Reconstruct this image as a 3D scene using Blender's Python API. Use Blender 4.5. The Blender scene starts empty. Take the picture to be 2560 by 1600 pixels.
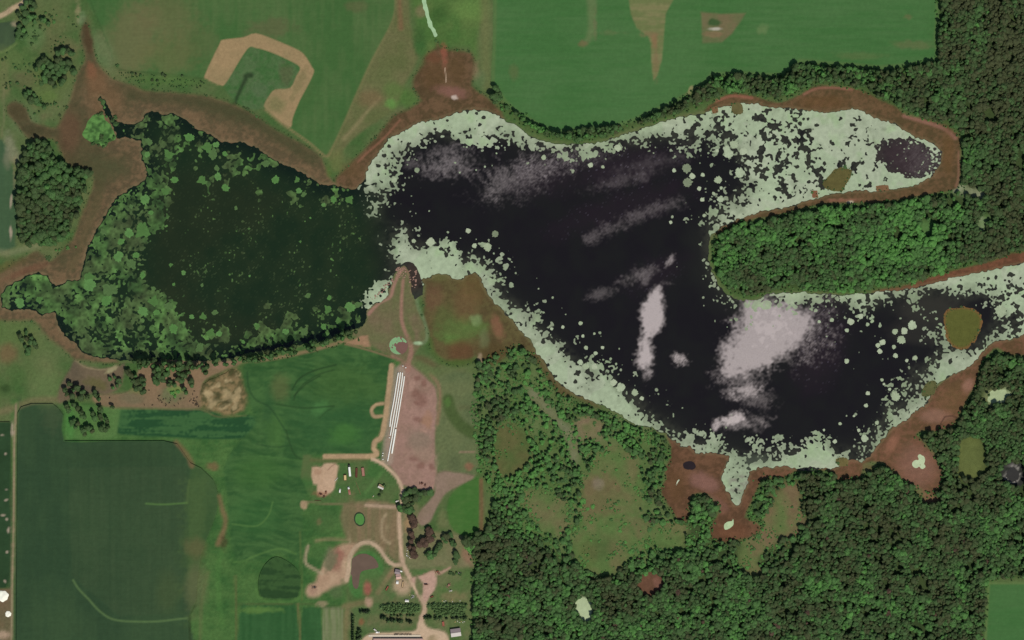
import bpy, bmesh, math, random
import numpy as np

random.seed(7)
RNG = np.random.default_rng(7)
M = 0.6                                   # metres per survey unit (plan units: x to the east, y to the south)
def wx(u): return (u - 1280.0) * M
def wy(v): return (800.0 - v) * M

scene = bpy.context.scene
COL = scene.collection

# ------------------------------------------------------------------ camera, sky, sun, exposure
cam_data = bpy.data.cameras.new("camera")
cam = bpy.data.objects.new("camera", cam_data)
COL.objects.link(cam)
CAM_H = 6000.0
cam.location = (0, 0, CAM_H)
cam.rotation_euler = (0, 0, 0)
cam_data.sensor_fit = 'HORIZONTAL'
cam_data.sensor_width = 36.0
cam_data.lens = 36.0 * CAM_H / (2560 * M)
cam_data.clip_start = 10.0
cam_data.clip_end = 40000.0
scene.camera = cam

SUN_EL, SUN_AZ = math.radians(54), math.radians(152)
world = bpy.data.worlds.new("World")
scene.world = world
world.use_nodes = True
wn = world.node_tree
wn.nodes.clear()
sky = wn.nodes.new("ShaderNodeTexSky")
sky.sky_type = 'NISHITA'
sky.sun_disc = False
sky.sun_elevation = SUN_EL
sky.sun_rotation = SUN_AZ
bg = wn.nodes.new("ShaderNodeBackground")
bg.inputs[1].default_value = 0.075
wo = wn.nodes.new("ShaderNodeOutputWorld")
wn.links.new(sky.outputs[0], bg.inputs[0])
wn.links.new(bg.outputs[0], wo.inputs[0])

sun_data = bpy.data.lights.new("sun", 'SUN')
sun_data.energy = 3.3
sun_data.angle = math.radians(0.53)
sun_data.color = (1.0, 0.955, 0.885)
sun = bpy.data.objects.new("sun", sun_data)
sun.rotation_euler = (math.pi / 2 - SUN_EL, 0, math.pi - SUN_AZ)
sun.location = (300, -500, 900)
COL.objects.link(sun)

scene.view_settings.view_transform = 'Standard'
scene.view_settings.look = 'None'
scene.view_settings.exposure = 0.0
scene.view_settings.gamma = 1.0
scene.view_settings.use_curve_mapping = False
scene.cycles.max_bounces = 5

# ------------------------------------------------------------------ helpers: numbers
K_LIGHT = np.array([1.04, 1.03, 1.08])
def lin(c):
    c = np.asarray(c, float) / 255.0
    return np.where(c <= 0.04045, c / 12.92, ((c + 0.055) / 1.055) ** 2.4)
def alb(c):
    """surface colour (linear reflectance) of something that looks c (8 bit) in sunlight"""
    return np.clip(lin(c) / K_LIGHT, 0, 0.95)

_TAB = [np.random.default_rng(100 + i).random((256, 256)).astype(np.float32) for i in range(8)]
def vnoise(x, y, s, seed=0):
    x = np.asarray(x, np.float32) / s + 37.3 * seed + 500.0
    y = np.asarray(y, np.float32) / s + 91.7 * seed + 500.0
    xi = np.floor(x).astype(np.int32); yi = np.floor(y).astype(np.int32)
    fx = x - xi; fy = y - yi
    fx = fx * fx * (3 - 2 * fx); fy = fy * fy * (3 - 2 * fy)
    t = _TAB[seed % 8]
    a = t[yi & 255, xi & 255]; b = t[yi & 255, (xi + 1) & 255]
    c = t[(yi + 1) & 255, xi & 255]; d = t[(yi + 1) & 255, (xi + 1) & 255]
    return (a * (1 - fx) + b * fx) * (1 - fy) + (c * (1 - fx) + d * fx) * fy
def fbm(x, y, s, seed=0, oct=3, gain=0.5):
    v = 0; amp = 1.0; tot = 0
    for o in range(oct):
        v = v + amp * vnoise(x, y, s / (2 ** o), seed + o); tot += amp; amp *= gain
    return v / tot                                            # 0..1
def sstep(a, b, x):
    t = np.clip((x - a) / (b - a), 0, 1)
    return t * t * (3 - 2 * t)

def cr(pts, n=4):
    """closed Catmull-Rom smoothing"""
    P = np.asarray(pts, float); out = []
    for i in range(len(P)):
        p0, p1, p2, p3 = P[i - 1], P[i], P[(i + 1) % len(P)], P[(i + 2) % len(P)]
        for k in range(n):
            t = k / n
            out.append(0.5 * ((2 * p1) + (p2 - p0) * t + (2 * p0 - 5 * p1 + 4 * p2 - p3) * t * t + (3 * p1 - p0 - 3 * p2 + p3) * t ** 3))
    return np.array(out)
def cro(pts, n=5):
    """open smoothing of a path"""
    P = np.asarray(pts, float)
    P = np.vstack([2 * P[0] - P[1], P, 2 * P[-1] - P[-2]]); out = []
    for i in range(1, len(P) - 2):
        p0, p1, p2, p3 = P[i - 1], P[i], P[i + 1], P[i + 2]
        for k in range(n):
            t = k / n
            out.append(0.5 * ((2 * p1) + (p2 - p0) * t + (2 * p0 - 5 * p1 + 4 * p2 - p3) * t * t + (3 * p1 - p0 - 3 * p2 + p3) * t ** 3))
    out.append(P[-2])
    return np.array(out)

# ------------------------------------------------------------------ the survey raster (surface colours and masks)
G = 2.5
X0, X1, Y0, Y1 = -150.0, 2710.0, -150.0, 1750.0
gx = np.arange(X0, X1 + 0.01, G, dtype=np.float32)
gy = np.arange(Y0, Y1 + 0.01, G, dtype=np.float32)
NX, NY = len(gx), len(gy)
XX, YY = np.meshgrid(gx, gy)

def window(P, pad):
    P = np.asarray(P)
    i0 = max(0, int((P[:, 0].min() - pad - X0) / G)); i1 = min(NX, int((P[:, 0].max() + pad - X0) / G) + 2)
    j0 = max(0, int((P[:, 1].min() - pad - Y0) / G)); j1 = min(NY, int((P[:, 1].max() + pad - Y0) / G) + 2)
    return slice(j0, j1), slice(i0, i1)
def seg_d2(px, py, a, b):
    ex, ey = b[0] - a[0], b[1] - a[1]
    wx_, wy_ = px - a[0], py - a[1]
    t = np.clip((wx_ * ex + wy_ * ey) / (ex * ex + ey * ey + 1e-9), 0, 1)
    dx = wx_ - ex * t; dy = wy_ - ey * t
    return dx * dx + dy * dy
def sdf_poly(P, px, py):
    d2 = np.full(px.shape, 1e12, np.float32); ins = np.zeros(px.shape, bool)
    n = len(P)
    for i in range(n):
        a = P[i]; b = P[(i + 1) % n]
        np.minimum(d2, seg_d2(px, py, a, b), out=d2)
        if a[1] != b[1]:
            c = (a[1] > py) != (b[1] > py)
            c &= px < (b[0] - a[0]) * (py - a[1]) / (b[1] - a[1]) + a[0]
            ins ^= c
    d = np.sqrt(d2)
    return np.where(ins, d, -d)
def sdf_raster(P, pad=60, smooth=0, far=-1e3):
    """signed distance (positive inside) on the whole raster; 'far' outside the window"""
    P = np.asarray(P, float)
    if smooth: P = cr(P, smooth)
    sj, si = window(P, pad)
    out = np.full((NY, NX), far, np.float32)
    out[sj, si] = sdf_poly(P, XX[sj, si], YY[sj, si])
    return out
def sdf_path(pts, width, pad=40, smooth=5):
    P = cro(pts, smooth) if smooth and len(pts) > 2 else np.asarray(pts, float)
    sj, si = window(P, pad)
    out = np.full((NY, NX), -1e3, np.float32)
    px, py = XX[sj, si], YY[sj, si]
    d2 = np.full(px.shape, 1e12, np.float32)
    w = np.broadcast_to(np.asarray(width, float), (2,)) if np.ndim(width) else (width, width)
    best = np.full(px.shape, -1e3, np.float32)
    for i in range(len(P) - 1):
        t = i / max(1, len(P) - 2)
        best = np.maximum(best, 0.5 * (w[0] * (1 - t) + w[1] * t) - np.sqrt(seg_d2(px, py, P[i], P[i + 1])))
    out[sj, si] = best
    return out
def sdf_ell(cx, cy, rx, ry, rot=0.0):
    out = np.full((NY, NX), -1e3, np.float32)
    r = max(rx, ry) * 2.2 + 12
    sj, si = window([(cx - r, cy - r), (cx + r, cy + r)], 0)
    c, s = math.cos(math.radians(rot)), math.sin(math.radians(rot))
    dx, dy = XX[sj, si] - cx, YY[sj, si] - cy
    u = (dx * c + dy * s) / rx; v = (-dx * s + dy * c) / ry
    out[sj, si] = (1 - np.sqrt(u * u + v * v)) * min(rx, ry)
    return out

N1 = fbm(XX, YY, 9, 1, 2) - 0.5           # fine
N2 = fbm(XX, YY, 34, 2, 3) - 0.5          # middle
N3 = fbm(XX, YY, 120, 3, 3) - 0.5         # broad
NH = fbm(XX * 0.12, YY, 9, 4, 2) - 0.5    # drawn out east-west, like passes of a tractor
NV = fbm(XX, YY * 0.10, 9, 5, 2) - 0.5    # drawn out north-south
NS = fbm(XX * 0.5 + 90 * N3, YY * 1.6 + 120 * N3 + 20 * N2, 11, 6, 3, 0.6) - 0.5   # swirling swaths
NF = fbm(XX, YY, 5, 0, 1) - 0.5           # finest

C = np.zeros((NY, NX, 3), np.float32)     # linear reflectance of whatever lies on the ground
def paint(mask, col, col2=None, noise=None, strength=1.0):
    """lay a colour (or a noisy mix of two) on the raster where mask is 1"""
    m = (mask * strength)[..., None]
    c = alb(col).astype(np.float32)
    if col2 is not None:
        t = np.clip(0.5 + (N2 * 1.6 if noise is None else noise), 0, 1)[..., None]
        c = c * (1 - t) + alb(col2).astype(np.float32) * t
    js, is_ = np.where(mask.max(1) > 0.003)[0], np.where(mask.max(0) > 0.003)[0]
    if len(js) == 0: return
    sj, si = slice(js[0], js[-1] + 1), slice(is_[0], is_[-1] + 1)
    cc = c[sj, si] if c.ndim == 3 else c
    C[sj, si] = C[sj, si] * (1 - m[sj, si]) + cc * m[sj, si]
def soft(sd, w=3.0, wob=0.0, n=None):
    return sstep(-w, w, sd + wob * 2 * (N2 if n is None else n))
def spot(cx, cy, rx, ry, col, strength=0.7, rot=0, w=None, wob=4):
    sd = sdf_ell(cx, cy, rx, ry, rot)
    paint(soft(sd, w or min(rx, ry) * 0.55, wob, N1 + N2), col, strength=strength)

# ------------------------------------------------------------------ helpers: meshes from masks
def bilin(A, u, v):
    fx = np.clip((np.asarray(u) - X0) / G, 0, NX - 1.001); fy = np.clip((np.asarray(v) - Y0) / G, 0, NY - 1.001)
    i = fx.astype(int); j = fy.astype(int); fx = fx - i; fy = fy - j
    if A.ndim == 3: fx = fx[..., None]; fy = fy[..., None]
    return (A[j, i] * (1 - fx) + A[j, i + 1] * fx) * (1 - fy) + (A[j + 1, i] * (1 - fx) + A[j + 1, i + 1] * fx) * fy

def make_mesh(name, verts, loops, starts, totals):
    me = bpy.data.meshes.new(name)
    me.vertices.add(len(verts)); me.vertices.foreach_set("co", np.asarray(verts, np.float32).ravel())
    me.loops.add(len(loops)); me.loops.foreach_set("vertex_index", np.asarray(loops, np.int32))
    me.polygons.add(len(starts))
    me.polygons.foreach_set("loop_start", np.asarray(starts, np.int32))
    me.polygons.foreach_set("loop_total", np.asarray(totals, np.int32))
    me.update(calc_edges=True)
    return me
def set_attr(me, name, arr, kind='FLOAT'):
    a = me.attributes.new(name, kind, 'POINT')
    if kind == 'FLOAT_COLOR':
        rgba = np.ones((len(arr), 4), np.float32); rgba[:, :3] = arr
        a.data.foreach_set("color", rgba.ravel())
    else:
        a.data.foreach_set("value", np.asarray(arr, np.float32).ravel())

# corner order of a cell: 0 (i,j) 1 (i+1,j) 2 (i+1,j+1) 3 (i,j+1); edges e0=0-1 e1=1-2 e2=2-3 e3=3-0
_CASES = {}
for _c in range(16):
    inside = [(_c >> k) & 1 for k in range(4)]
    poly = []
    for k in range(4):
        if inside[k]: poly.append(('c', k))
        if inside[k] != inside[(k + 1) % 4]: poly.append(('e', k))
    if _c in (5, 10):
        a = [k for k in range(4) if inside[k]]
        _CASES[_c] = [[('c', k), ('e', k), ('e', (k - 1) % 4)] for k in a]
    elif poly:
        _CASES[_c] = [poly]
def march(f, x0, y0, g):
    """area where f > 0, as vertices (u, v) and polygons"""
    ny, nx = f.shape
    f = np.where(np.abs(f) < 1e-4, 1e-4, f)
    b = f > 0
    case = b[:-1, :-1] * 1 + b[:-1, 1:] * 2 + b[1:, 1:] * 4 + b[1:, :-1] * 8
    NC = nx * ny
    loops, totals = [], []
    for c, polys in _CASES.items():
        j, i = np.where(case == c)
        if len(j) == 0: continue
        cid = [j * nx + i, j * nx + i + 1, (j + 1) * nx + i + 1, (j + 1) * nx + i]
        eid = [NC + j * nx + i, 2 * NC + j * nx + i + 1, NC + (j + 1) * nx + i, 2 * NC + j * nx + i]
        for p in polys:
            arr = np.stack([cid[k] if t == 'c' else eid[k] for t, k in p], 1)[:, ::-1]
            loops.append(arr.ravel()); totals.append(np.full(len(arr), arr.shape[1]))
    if not loops: return None
    loops = np.concatenate(loops); totals = np.concatenate(totals)
    ids, inv = np.unique(loops, return_inverse=True)
    U = np.empty(len(ids)); V = np.empty(len(ids))
    k = ids < NC; q = ids[k]; U[k] = q % nx; V[k] = q // nx
    ff = f.ravel()
    k = (ids >= NC) & (ids < 2 * NC); q = ids[k] - NC
    t = ff[q] / (ff[q] - ff[q + 1]); U[k] = q % nx + t; V[k] = q // nx
    k = ids >= 2 * NC; q = ids[k] - 2 * NC
    t = ff[q] / (ff[q] - ff[q + nx]); U[k] = q % nx; V[k] = q // nx + t
    starts = np.concatenate([[0], np.cumsum(totals)[:-1]])
    return x0 + U * g, y0 + V * g, inv, starts, totals

def tag(o, label=None, cat=None, group=None, kind=None):
    if label: o["label"] = label
    if cat: o["category"] = cat
    if group: o["group"] = group
    if kind: o["kind"] = kind
    return o

# landmarks anyone can find in the picture, for telling alike things apart
MARKS = [(2531,1184,"the white-rimmed pond"),(2428,1141,"the oval olive meadow"),(2494,990,"the pale pool in the woods"),(2298,1155,"the algae-spotted marsh hollow"),(1822,1311,"the algae pool in red marsh"),(1724,1164,"the dark pool in red marsh"),
 (1624,1458,"the round red bog"),(1460,1523,"the white forest pool"),(1510,1200,"the large reddish clearing"),(1480,1400,"the large clearing's southern tip"),(1280,1125,"the olive clearing by the farm"),(1475,1072,"the little tan clearing"),(1365,1275,"the western olive clearing"),
 (1935,1310,"the clearing beside the inlet"),(2470,1455,"the bottom right field's corner"),(2348,145,"the northeast field's corner"),(2350,20,"the northeast field's top edge"),(2395,440,"the northeast arm's brown tip"),(2095,448,"the olive reed islet"),(2406,820,"the round reed island"),
 (1772,640,"the peninsula's blunt tip"),(2550,630,"the brown strip at the right edge"),(1650,300,"the north shore's bend"),(1400,345,"the north shore's lowest point"),(1850,1200,"the lake's south inlet"),(1180,1300,"the bright green crop wedge"),(1200,905,"the south forest's upper corner"),
 (2272,395,"the speckled dark oval"),(2545,15,"the top right corner"),(1250,1585,"the bottom edge's farm end"),(1700,1585,"the bottom edge's middle"),(2150,1585,"the bottom edge's right part"),(130,480,"the left woodland's middle"),(40,25,"the top left road"),
 (35,280,"the curved marsh arm"),(250,325,"the bright reed island"),(1010,668,"the spit's rocky tip"),(885,480,"the lake's narrow neck"),(560,980,"the straw mound"),(1630,800,"the slim silver ripple patch"),(1920,830,"the large silver ripple patch"),(1110,405,"the upper left ripple patch"),
 (640,620,"the western basin's middle"),(60,735,"the small west lagoon"),(820,440,"the grass point on the north bank"),(380,285,"the basin's northwest corner"),(230,800,"the basin's southwest corner"),(1005,1290,"the straight farm road"),(1030,1470,"the turning circle"),(985,1515,"the left windbreak"),(640,180,"the tan mown strip"),
 (215,120,"the long marsh tail"),(1000,1000,"the white bale rows"),(1040,1080,"the pinkish yard"),(1120,850,"the green marsh patch"),(2200,620,"the peninsula's middle"),(2500,300,"the right woodland's middle"),(2300,1350,"the bottom right forest's middle"),(1980,1450,"the forest below the inlet"),(240,1050,"the large dark field's top edge")]
LABELS = {}
def place_words(u, v):
    d, mu, mv, ph = min((math.hypot(u - a, v - b), a, b, p) for a, b, p in MARKS)
    far_ = "right" if d < 22 else "just" if d < 55 else "a little way" if d < 105 else "some way" if d < 180 else "well"
    if d < 22: return "right at " + ph
    ang = math.degrees(math.atan2(mv - v, u - mu)) % 360
    return far_ + " " + ("right of", "upper right of", "above", "upper left of", "left of", "lower left of", "below", "lower right of")[int((ang + 22.5) // 45) % 8] + " " + ph
def placed(o, noun, cat, u, v, group):
    l = noun + " " + place_words(u, v)
    group = LABELS.setdefault(l, group)
    return tag(o, l, cat, group)

def sheet(name, f, z, mat, colour=None, zfun=None, extra=None):
    """a surface lying where mask f > 0; takes its colour from the survey raster"""
    js, is_ = np.where((f > 0).any(1))[0], np.where((f > 0).any(0))[0]
    if len(js) == 0: return None
    j0, j1 = max(0, js[0] - 1), min(NY, js[-1] + 2); i0, i1 = max(0, is_[0] - 1), min(NX, is_[-1] + 2)
    r = march(f[j0:j1, i0:i1], X0 + i0 * G, Y0 + j0 * G, G)
    U, V, loops, starts, totals = r
    zz = np.full(len(U), z) if zfun is None else z + zfun(U, V)
    me = make_mesh(name, np.stack([wx(U), wy(V), zz], 1), loops, starts, totals)
    set_attr(me, "Col", bilin(C, U, V) if colour is None else colour(U, V), 'FLOAT_COLOR')
    for k, A in (extra or {}).items(): set_attr(me, k, bilin(A, U, V))
    me.materials.append(mat)
    o = bpy.data.objects.new(name, me); COL.objects.link(o)
    return o
def structure(name, f, z, mat, **kw):
    o = sheet(name, f, z, mat, **kw)
    if o: o["kind"] = "structure"
    return o

# ------------------------------------------------------------------ materials
def new_mat(name):
    m = bpy.data.materials.new(name); m.use_nodes = True
    nt = m.node_tree; nt.nodes.clear()
    out = nt.nodes.new("ShaderNodeOutputMaterial"); p = nt.nodes.new("ShaderNodeBsdfPrincipled")
    nt.links.new(p.outputs[0], out.inputs[0])
    return m, nt, p
def node(nt, t, **kw):
    n = nt.nodes.new(t)
    for k, v in kw.items():
        if k.startswith("i_"): n.inputs[k[2:].replace("_", " ")].default_value = v
        else: setattr(n, k, v)
    return n
def math_n(nt, op, a, b=None, clamp=False):
    n = nt.nodes.new("ShaderNodeMath"); n.operation = op; n.use_clamp = clamp
    for k, s in ((0, a), (1, b)):
        if s is None: continue
        if hasattr(s, "links"): nt.links.new(s, n.inputs[k])
        else: n.inputs[k].default_value = s
    return n.outputs[0]
def noise_n(nt, scale, detail=3.0, rough=0.55, vec=None, stretch=None):
    geo = nt.nodes.new("ShaderNodeNewGeometry")
    src = geo.outputs["Position"]
    if stretch:
        mp = nt.nodes.new("ShaderNodeMapping"); mp.inputs["Scale"].default_value = stretch
        nt.links.new(src, mp.inputs[0]); src = mp.outputs[0]
    n = nt.nodes.new("ShaderNodeTexNoise"); n.inputs["Scale"].default_value = scale
    n.inputs["Detail"].default_value = detail; n.inputs["Roughness"].default_value = rough
    nt.links.new(src, n.inputs["Vector"])
    return n.outputs["Fac"]
def scaled(nt, col, fac):
    v = nt.nodes.new("ShaderNodeVectorMath"); v.operation = 'SCALE'
    nt.links.new(col, v.inputs[0]); nt.links.new(fac, v.inputs["Scale"])
    return v.outputs[0]
def ramp01(nt, s, a, b):
    n = nt.nodes.new("ShaderNodeMapRange"); n.inputs[1].default_value = 0.25; n.inputs[2].default_value = 0.75
    n.inputs[3].default_value = a; n.inputs[4].default_value = b
    nt.links.new(s, n.inputs[0]); return n.outputs[0]
def surface_mat(name, grains=((0.35, 0.75, 1.25),), stretch=None, rough=0.95, spec=0.1, bump=0.0):
    """survey colour times procedural grain"""
    m, nt, p = new_mat(name)
    at = node(nt, "ShaderNodeAttribute", attribute_name="Col")
    c = at.outputs["Color"]
    for k, (sc, lo, hi) in enumerate(grains):
        n = noise_n(nt, sc, 4.0, 0.6, stretch=stretch if k == 0 else None)
        c = scaled(nt, c, ramp01(nt, n, lo, hi))
    nt.links.new(c, p.inputs["Base Color"])
    p.inputs["Roughness"].default_value = rough
    p.inputs["Specular IOR Level"].default_value = spec
    if bump:
        b = nt.nodes.new("ShaderNodeBump"); b.inputs["Strength"].default_value = 1.0; b.inputs["Distance"].default_value = bump
        nt.links.new(noise_n(nt, 0.5, 4, 0.6), b.inputs["Height"]); nt.links.new(b.outputs[0], p.inputs["Normal"])
    return m
def plain_mat(name, c, rough=0.7, metal=0.0, var=0.15, scale=1.2, spec=0.3):
    m, nt, p = new_mat(name)
    rgb = nt.nodes.new("ShaderNodeRGB"); rgb.outputs[0].default_value = (*[float(v) for v in alb(c)], 1)
    col = scaled(nt, rgb.outputs[0], ramp01(nt, noise_n(nt, scale, 4, 0.6), 1 - var, 1 + var))
    nt.links.new(col, p.inputs["Base Color"])
    p.inputs["Roughness"].default_value = rough; p.inputs["Metallic"].default_value = metal
    p.inputs["Specular IOR Level"].default_value = spec
    return m
MT = {}
MT['ground'] = surface_mat("ground_cover", ((0.22, 0.84, 1.16), (0.9, 0.9, 1.1)), bump=0.25)
MT['crop'] = surface_mat("crop_rows", ((0.30, 0.94, 1.06), (0.9, 0.95, 1.05)), stretch=(0.12, 1, 1), bump=0.12)
MT['marsh'] = surface_mat("marsh_sedge", ((0.12, 0.86, 1.14), (0.6, 0.84, 1.16)), bump=0.3)
MT['dirt'] = surface_mat("dirt", ((0.25, 0.88, 1.12), (0.9, 0.93, 1.07)), bump=0.1)
MT['algae'] = surface_mat("floating_algae", ((0.10, 0.93, 1.06), (0.55, 0.93, 1.07)), rough=0.85, spec=0.2)
# ------------------------------------------------------------------ outlines surveyed from the photograph
LAKE = [(365,278),(354,302),(339,310),(299,307),(281,290),(272,268),(264,250),(250,240),(246,250),(258,268),(268,290),(280,310),(291,330),(291,349),(310,344),(352,352),
 (354,400),(368,426),(368,448),(328,471),(291,493),(275,516),(257,548),(238,580),(222,609),(212,643),(205,686),(198,699),(169,702),(148,713),(132,709),(120,691),(103,683),(74,686),(42,702),(16,717),(3,741),(5,768),(21,776),(71,772),(87,778),(106,788),(124,782),(138,778),(144,800),
 (149,821),(164,842),(190,858),(206,882),(238,891),(278,899),(312,902),(341,902),(423,903),(503,904),(556,898),(608,887),(640,879),(680,874),(746,863),(825,850),(865,829),(905,816),(918,797),(915,776),(931,765),(957,752),(973,739),(971,728),(984,699),(984,686),(994,675),(1010,664),(1022,680),(1027,705),(1029,728),(1037,747),(1055,736),(1061,712),(1055,699),
 (1074,696),(1095,683),(1116,686),(1129,696),(1156,699),(1172,683),(1188,683),(1201,694),(1206,712),(1222,739),(1243,762),(1262,784),(1280,800),(1304,829),(1330,856),(1338,877),(1365,914),(1381,940),(1399,961),(1436,985),(1492,1009),(1545,1033),(1576,1057),(1629,1070),(1664,1086),(1703,1115),(1724,1117),(1740,1133),(1783,1133),(1820,1141),(1820,1157),(1806,1186),(1805,1200),(1817,1226),(1835,1263),(1849,1263),(1857,1234),(1867,1216),(1875,1181),(1896,1170),
 (1920,1168),(1960,1166),(1983,1173),(2026,1168),(2084,1173),(2105,1162),(2126,1149),(2153,1154),(2174,1141),(2206,1099),(2232,1070),(2272,1049),(2290,1027),(2317,1012),(2322,1001),(2341,964),(2370,943),(2423,916),(2449,893),(2470,866),(2489,853),(2523,850),(2560,837),(2720,800),
 (2720,610),(2640,640),(2536,662),(2510,667),(2465,678),(2396,691),(2333,707),(2264,723),(2211,728),(2145,735),(2105,739),(2058,735),(2013,731),(1946,733),(1920,736),(1888,752),(1849,752),(1822,739),(1799,715),(1783,686),(1775,665),(1772,638),(1769,614),(1777,590),(1799,569),(1846,548),(1902,530),(1965,519),(2026,500),(2079,485),(2145,478),(2211,477),(2259,469),(2296,461),(2333,440),(2348,413),
 (2354,384),(2343,365),(2317,349),(2290,344),(2259,323),(2232,307),(2198,299),(2171,286),(2147,272),(2105,275),(2068,283),(2013,275),(1973,270),(1920,266),(1899,259),(1849,259),(1796,267),(1775,280),(1703,291),(1650,307),(1597,323),(1545,341),(1518,352),(1481,358),(1412,360),(1359,353),(1325,339),(1293,315),(1280,310),
 (1248,291),(1217,275),(1180,272),(1143,280),(1090,299),(1042,307),(1005,328),(968,347),(957,370),(936,394),(918,419),(915,445),(894,471),(878,474),(838,463),(799,460),(767,437),(733,421),(685,400),(640,370),(611,357),(556,354),(526,336),(492,323),(471,304),(447,291),(434,284),(413,286),(381,280)]
OPEN_EAST = [(997,397),(1037,370),(1076,344),(1106,341),(1129,354),(1190,347),(1222,349),(1270,352),(1333,362),(1380,381),(1428,384),(1470,381),(1505,368),(1526,362),(1563,365),(1597,368),(1632,352),(1677,352),(1717,368),(1752,355),(1769,340),(1769,370),(1800,372),(1835,395),(1862,420),(1855,450),(1835,480),(1800,510),(1772,540),(1755,580),(1757,620),(1768,680),(1795,725),(1822,747),(1850,758),(1900,758),(1935,748),(1990,760),(2026,772),(2065,757),(2118,765),(2171,781),(2198,760),(2277,741),(2354,741),(2396,754),(2449,746),(2483,757),(2483,797),(2470,816),(2449,848),(2433,856),(2400,860),(2354,834),(2333,840),(2333,877),(2312,911),(2274,914),(2274,940),(2248,972),(2264,1001),(2206,1012),(2206,1038),(2169,1080),(2158,1110),(2126,1120),(2079,1110),(2052,1112),(1999,1117),(1920,1128),(1896,1131),(1862,1131),(1783,1107),(1724,1091),(1677,1054),(1632,1028),(1597,980),(1545,951),(1505,919),(1444,895),(1420,863),(1367,826),(1346,800),(1300,757),(1272,736),(1248,691),(1222,659),(1198,638),(1180,628),(1164,646),(1129,622),(1090,606),(1031,601),(1029,572),(1010,559),(957,556),(957,524),(968,500),(971,477),(994,458),(984,416)]
OPEN_WEST = [(-60,200),(700,300),(870,478),(888,478),(882,500),(884,532),(905,536),(912,559),(957,556),(1010,557),(971,569),(931,598),(940,620),(962,640),(970,660),(957,690),(930,700),(918,712),(908,745),(900,772),(870,800),(865,1000),(-60,1000)]
W_DENSE = [(380,260),(355,300),(345,360),(375,420),(420,455),(405,520),(402,560),(372,600),(358,640),(352,690),(368,720),(402,740),(432,770),(445,800),(485,850),(520,872),(620,878),(560,920),(300,930),(150,912),(70,860),(-30,810),(-30,680),(150,660),(220,540),(300,440),(330,340)]
FOREST_N = [(2348,-150),(2720,-150),(2720,585),(2560,622),(2480,648),(2400,663),(2330,688),(2260,710),(2180,720),(2100,731),(2000,724),(1930,728),(1870,742),(1830,733),(1807,710),(1792,680),(1785,640),(1787,603),(1812,574),(1862,556),(1930,548),(2000,530),(2060,519),(2140,514),(2250,503),(2340,490),(2402,478),(2408,400),(2406,345),(2388,322),(2340,301),(2280,286),(2240,262),(2190,240),(2150,217),(2080,209),(2030,209),(1990,231),(1950,246),(1920,243),(1870,228),(1830,228),(1790,243),(1740,266),(1690,283),(1640,298),(1580,315),(1520,338),(1450,352),(1390,346),(1340,328),(1300,302),(1262,270),(1268,262),(1300,283),(1345,313),(1385,332),(1430,330),(1480,324),(1545,317),(1595,302),(1625,288),(1680,263),(1722,240),(1770,208),(1785,192),(1850,187),(1900,193),(1960,191),(1985,162),(2060,166),(2130,172),(2210,178),(2270,168),(2345,150)]
FOREST_S = [(1195,1420),(1172,1370),(1165,1345),(1188,1338),(1215,1330),(1225,1290),(1245,1240),(1215,1200),(1200,1130),(1195,1040),(1190,960),(1195,905),(1255,880),(1290,864),(1330,887),(1365,937),(1400,987),(1440,998),(1500,1027),(1550,1052),(1600,1072),(1650,1088),(1670,1104),(1670,1160),(1657,1200),(1652,1240),(1688,1300),(1715,1303),(1732,1240),(1768,1240),(1798,1267),(1772,1330),(1783,1352),(1880,1348),(1904,1312),(1872,1290),(1897,1230),(1905,1198),(1960,1196),(2020,1180),(2080,1182),(2092,1202),(2152,1196),(2200,1162),(2238,1184),(2280,1217),(2320,1235),(2352,1226),(2358,1190),(2338,1130),(2293,1092),(2312,1082),(2380,1072),(2432,990),(2452,935),(2462,905),(2492,882),(2560,897),(2720,890),(2720,1445),(2466,1445),(2450,1750),(1180,1750),(1184,1440)]
GROVE_W = [(90,352),(125,362),(150,397),(168,412),(215,428),(228,434),(218,470),(203,520),(188,560),(168,598),(145,608),(60,612),(47,560),(44,440),(52,397)]
MARSH_W = [(212,61),(225,79),(235,132),(249,164),(278,196),(331,212),(370,228),(450,233),(529,243),(595,265),(640,292),(680,320),(719,341),(772,370),(804,398),(820,440),(840,470),(700,480),(500,400),(400,480),(300,560),(250,640),(230,700),(200,780),(250,860),(300,908),(206,900),(185,898),(159,871),(127,850),(106,826),(85,802),(40,802),(0,800),(-150,800),(-150,720),(-60,700),(0,680),(40,654),(63,643),(93,628),(116,646),(132,654),(164,617),(185,590),(196,559),(206,527),(220,500),(233,458),(235,429),(201,426),(169,408),(159,394),(143,352),(114,347),(69,344),(48,317),(21,286),(19,265),(40,254),(66,273),(79,304),(114,315),(138,320),(156,299),(169,265),(185,212),(201,172),(212,148),(209,119),(201,87)]
MARSH_N = [(1092,106),(1106,122),(1137,127),(1177,132),(1185,159),(1182,196),(1180,214),(1203,233),(1230,254),(1262,300),(1180,300),(1050,330),(960,400),(936,430),(915,470),(880,490),(845,475),(838,445),(870,420),(886,397),(936,349),(984,291),(1018,275),(1053,251),(1034,220),(1037,190),(1061,159),(1063,143),(1090,119)]
MARSH_NE = [(1760,278),(1796,251),(1825,235),(1862,235),(1896,243),(1920,254),(1962,254),(2005,233),(2034,217),(2079,216),(2132,220),(2163,230),(2198,249),(2237,265),(2264,288),(2312,296),(2354,310),(2383,325),(2399,347),(2401,400),(2399,448),(2391,471),(2343,482),(2290,492),(2185,508),(2132,508),(2052,510),(1973,532),(1946,537),(1900,545),(1830,565),(1790,590),(1800,560),(1900,500),(2200,440),(2250,380),(2100,330),(1850,300)]
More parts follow.
